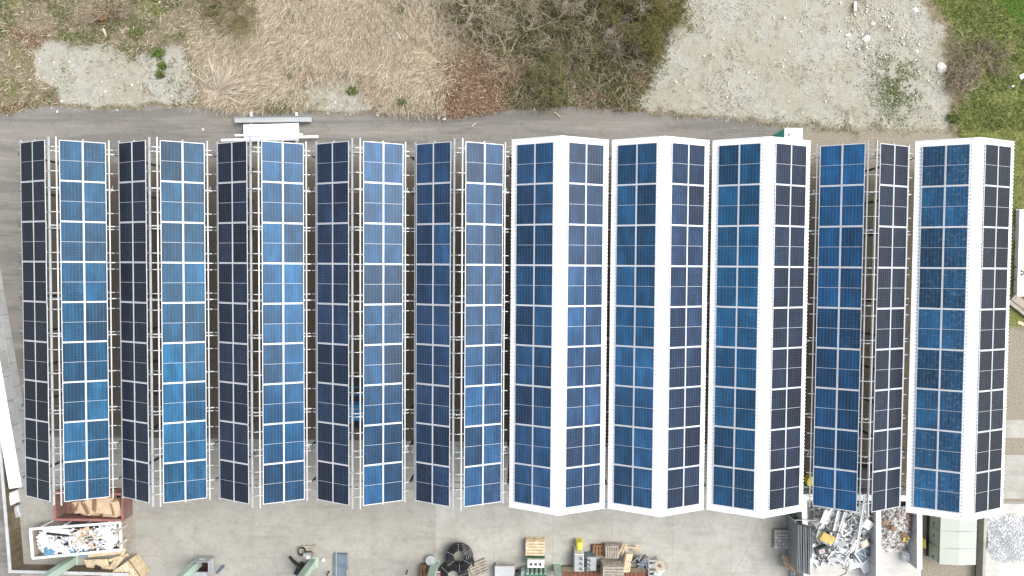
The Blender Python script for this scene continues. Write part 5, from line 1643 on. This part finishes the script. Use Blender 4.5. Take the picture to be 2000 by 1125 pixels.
# bare shrubs
def shrub(px, py, Rr, seed, label, col, levels=4, nmain=9, lean=(0, 0), leaves=None, name='bare_shrub', H=1.0):
    rr = random.Random(seed)
    c = at(px, py)
    base = Vector((c.x, c.y, 0))
    root = tag(empty(name, base), label, 'shrub', 'shrubs on the bank')
    trunk, crown = MB(), MB()
    cols_t, cols_c = [], []
    tips = []
    def grow(p, d, L, r_, lev):
        pts, rad = [p], [r_]
        n = 4
        q = p.copy()
        dd = d.copy()
        for i in range(n):
            dd = (dd + Vector((rr.uniform(-.28, .28), rr.uniform(-.28, .28), rr.uniform(-.18, .16)))).normalized()
            q = q + dd * (L / n)
            if q.z < .08:
                q.z = .08
            pts.append(q.copy())
            rad.append(r_ * (1 - .55 * (i + 1) / n))
        mb = trunk if lev == 0 else crown
        mb.tube(pts, rad, 5 if lev == 0 else 3, cap=False)
        if lev >= levels - 1:
            tips.extend(pts[2:])
            return
        for k in range(rr.randint(3, 4) if lev < 2 else rr.randint(2, 4)):
            i = rr.randint(1, n)
            nd = (dd + Vector((rr.uniform(-1, 1), rr.uniform(-1, 1), rr.uniform(-.35, .45)))).normalized()
            grow(pts[i], nd, L * rr.uniform(.5, .78), max(.010, rad[i] * .66), lev + 1)
    for k in range(nmain):
        a = 2 * math.pi * k / nmain + rr.uniform(-.4, .4)
        d = Vector((math.cos(a) + lean[0], math.sin(a) + lean[1], rr.uniform(.35, 1.1) * H)).normalized()
        grow(Vector((rr.uniform(-.12, .12), rr.uniform(-.12, .12), .0)), d, Rr * rr.uniform(.42, .62), rr.uniform(.045, .075), 0)
    for mb, nm in ((trunk, 'trunk'), (crown, 'crown')):
        V = np.array(mb.v)
        k = NR.uniform(.75, 1.25, (len(V) // 3 + 1)).repeat(3)[:len(V)]
        F4 = np.array([f for f in mb.f if len(f) == 4])
        C = np.array(col)[None, :] * k[:, None]
        if nm == 'crown' and leaves:
            lc, ln, ll = leaves
            tp = np.array([t_ for t_ in tips])
            P_ = tp[NR.integers(0, len(tp), ln)] + NR.normal(0, .16, (ln, 3))
            P_[:, 2] = np.maximum(.05, P_[:, 2])
            v2, f3, f4, c2 = blade_arrays(P_, dirs(ln, 0, 3, -.4, 1.0), NR.uniform(*ll, ln), NR.uniform(.014, .032, ln), pick(ln, lc, .35), .1)
            F4 = np.concatenate([F4, f4 + len(V)])
            F3 = f3 + len(V)
            V, C = np.concatenate([V, v2]), np.concatenate([C, c2])
        else:
            F3 = np.zeros((0, 3), int)
        mesh_np(nm, V, F3, F4, C, parent=root)
    return root
TW = (.42, .36, .275)
shrub(1188, 14, 4.2, 1, 'large bare grey shrub with forked limbs at the top centre', TW, 5, 8, (0, -.5))
shrub(1020, 62, 3.4, 2, 'bare arching shrub above the brown leaf litter', (.36, .32, .225), 5, 8, (-.2, -.3))
shrub(925, 14, 3.4, 3, 'pale bare shrub between the reeds and the big shrubs at the upper edge', (.46, .39, .29), 5, 8)
shrub(1095, 40, 3.6, 4, 'brown-grey bare shrub right of the arching one', (.34, .285, .21), 5, 8, (0, -.2), ([(.11, .13, .035), (.15, .15, .05)], 1500, (.06, .16)))
shrub(1120, 120, 2.6, 5, 'low twiggy shrub with yellow-green shoots near the road', (.24, .20, .14), 4, 9, (0, -.2), ([(.14, .16, .04), (.19, .19, .06), (.11, .12, .035)], 1600, (.08, .2)))
shrub(1228, 66, 2.3, 6, 'grey bare shrub at the edge of the bare ground', (.43, .365, .28), 5, 7, (.3, -.3))
shrub(985, 110, 2.3, 7, 'thin bare shrub with long light branches over the dead leaves', (.50, .375, .26), 4, 6, (-.6, -.4))
OL = [(.125, .118, .036), (.16, .145, .045), (.09, .088, .028), (.20, .175, .065), (.055, .055, .018)]
shrub(1262, 30, 4.0, 8, 'dense olive-green bush beside the bare ground at the top', (.14, .115, .06), 5, 11, (.1, -.1), (OL, 13000, (.10, .26)), 'olive_bush', 1.3)
shrub(1160, 5, 3.0, 9, 'dark olive bush at the upper edge behind the forked shrub', (.12, .10, .055), 4, 9, (0, 0), ([(.07, .08, .022), (.05, .06, .018), (.11, .11, .035)], 4000, (.1, .24)), 'olive_bush')
shrub(1055, 165, 2.0, 10, 'small tangled shrub with yellow-green leaves by the road edge', (.22, .18, .12), 4, 8, (0, 0), ([(.15, .16, .04), (.10, .12, .03)], 1300, (.07, .18)))
shrub(1925, 118, 1.7, 11, 'low brown bramble patch between bare ground and meadow', (.28, .225, .165), 4, 10, (0, 0), ([(.22, .17, .125), (.30, .24, .18), (.12, .14, .04)], 900, (.08, .2)), 'bramble', .5)
shrub(1872, 150, 1.5, 12, 'low dry bramble along the edge of the bare ground', (.30, .245, .19), 4, 9, (0, 0), ([(.28, .22, .165), (.34, .28, .21)], 800, (.08, .2)), 'bramble', .5)
shrub(450, 20, 2.6, 13, 'olive-brown dry bush left of the reeds at the upper edge', (.22, .18, .10), 4, 12, (0, -.4), ([(.24, .20, .10), (.18, .16, .07)], 2200, (.1, .3)), 'dry_bush', .7)
shrub(215, 25, 2.4, 14, 'thin bare bush with a dark stump at the upper left', (.30, .245, .17), 4, 8, (.2, -.6))

# stones
def stone(px, py, r_, lab, seed, mat='stone', flat=.3, z=None):
    r_ *= .78
    c = at(px, py)
    rr = random.Random(seed)
    bm = bmesh.new()
    bmesh.ops.create_icosphere(bm, subdivisions=2, radius=1)
    ax = (rr.uniform(.8, 1.3), rr.uniform(.7, 1.0), flat)
    a = rr.uniform(0, 3)
    V = []
    for v in bm.verts:
        k = .82 + .32 * rr.random()
        x, y = v.co.x * ax[0] * k, v.co.y * ax[1] * k
        V.append((c.x + r_ * (x * math.cos(a) - y * math.sin(a)), c.y + r_ * (x * math.sin(a) + y * math.cos(a)), r_ * flat * (.75 + v.co.z * k)))
    F = [tuple(v.index for v in f.verts) for f in bm.faces]
    bm.free()
    one('stone', MB().add(V, F), mat, lab, 'stone', 'loose stones')
simple('stone', (.55, .53, .49), .9, 0, .15, 5, (.40, .37, .32), .4)
for k, (px, py, r_, lab) in enumerate([(42, 58, .30, 'pale boulder in the grass at the far upper left'), (5, 70, .2, 'pale stone at the left edge'), (1283, 100, .17, 'white stone on the edge of the bare ground, upper of three'), (1281, 108, .2, 'white stone on the edge of the bare ground, middle of three'), (1284, 114, .17, 'white stone on the edge of the bare ground, lowest of three'),
                                       (1705, 45, .24, 'pale flat stone in the rubbly strip of the bare ground'), (1691, 76, .34, 'largest flat stone left of the weeds on the bare ground'), (1790, 100, .2, 'light stone near the weeds on the bare ground'), (1838, 133, .5, 'big flat pale slab at the right edge of the bare ground'), (1854, 135, .2, 'white stone right of the big flat slab'),
                                       (944, 122, .22, 'grey stone among the long light branches'), (941, 131, .16, 'smaller grey stone below the one among the branches'), (1788, 20, .26, 'white stone near the meadow at the upper right'), (1658, 68, .16, 'white stone left of the rubbly strip'), (284, 196, .2, 'pale stone at the road edge below the left patch'), (310, 200, .15, 'small stone at the road edge below the left patch'),
                                       (345, 202, .16, 'stone at the road edge near the reed fan'), (121, 198, .15, 'stone at the lower left of the pale patch'), (112, 218, .12, 'small white stone lying on the road'), (780, 222, .12, 'small stone on the road near the leaf litter'), (397, 253, .12, 'pale scrap stone on the road left of the channels'), (602, 208, .15, 'pale stone beside the small pale patch')]):
    stone(px, py, r_, lab, 300 + k)
# pebbles
mb = MB()
rr = random.Random(77)
PT = zone_pts(950, lambda M, X, Y: np.clip(M['pale'] + .5 * (np.abs(M['road'] - .5) < .45), 0, 1) * .6, (XB[0], XB[1], YB[0], YB[1]))
PT2 = zone_pts(420, lambda M, X, Y: (np.hypot(X - at(1712, 60).x, Y - at(1712, 60).y) < 2.2) * .9, (at(1712, 60).x - 2.4, at(1712, 60).x + 2.4, at(1712, 60).y - 2.4, at(1712, 60).y + 2.4))
for p in np.concatenate([PT, PT2]):
    s_ = rr.uniform(.02, .06) if rr.random() < .9 else rr.uniform(.06, .12)
    mb.box((p[0], p[1], p[2] + s_ * .25), (s_ * 1.4, s_, s_ * .8), M=rotm(rr.uniform(-.5, .5), rr.uniform(-.5, .5), rr.uniform(0, 3)), mi=rr.choice([0, 0, 0, 1]))
kind(tag(mb.build('pebbles', [MAT['stone'], MAT['rubble_grey']]), 'scattered pale pebbles over the bare ground and road edges', 'pebbles'), 'stuff')
# odd bits
c = at(1667, 15)
one('plastic_pipe', MB().beam((c.x, c.y + .3, .2), (c.x, c.y - .3, .2), .14, .12), 'white_paint', 'short white pipe piece lying in the rubbly strip at the top', 'pipe')
c = at(781, 73)
one('stick', MB().beam((c.x - .12, c.y + .2, .35), (c.x + .12, c.y - .2, .35), .06, .05), 'bag_white', 'white stick lying in the dry reeds', 'stick')
c = at(203, 37)
one('stump', crumple((c.x, c.y, .25), .32, 500, .7), 'wood_brown', 'dark brown rotten stump at the upper left', 'stump')
c = at(208, 66)
one('log', MB().tube([(c.x - .1, c.y + .25, .2), (c.x + .1, c.y - .25, .15)], [.09, .07], 8), 'wood_light', 'short pale log below the dark stump', 'log')
c = at(1994, 150)
one('white_sheet', MB().box((c.x, c.y, .2), (.5, .3, .05), M=rotm(.1, .1, .5)).box((c.x + .3, c.y - .25, .25), (.6, .12, .06), M=rotm(0, .1, .9)), 'bag_white', 'white torn sheet in the grass at the right edge', 'sheet')
c = at(1963, 174)
one('marker_post', MB().cyl((c.x, c.y, 0), .06, .7, 8).cyl((c.x, c.y, .7), .065, .05, 8), 'bag_white', 'small white marker post in the meadow', 'post')
for k, (x0, y0, x1, y1, lab) in enumerate(((1318, 80, 1340, 52, 'long pale stick lying on the bare ground near the bush'), (1083, 219, 1095, 229, 'pale stick lying on the road below the shrubs'), (922, 246, 930, 240, 'pale splinter on the road below the dead leaves'), (1328, 95, 1320, 104, 'short pale stick on the bare ground'))):
    one('stick', MB().beam(at(x0, y0, .08), at(x1, y1, .08), .05, .04), 'wood_light', lab, 'stick')
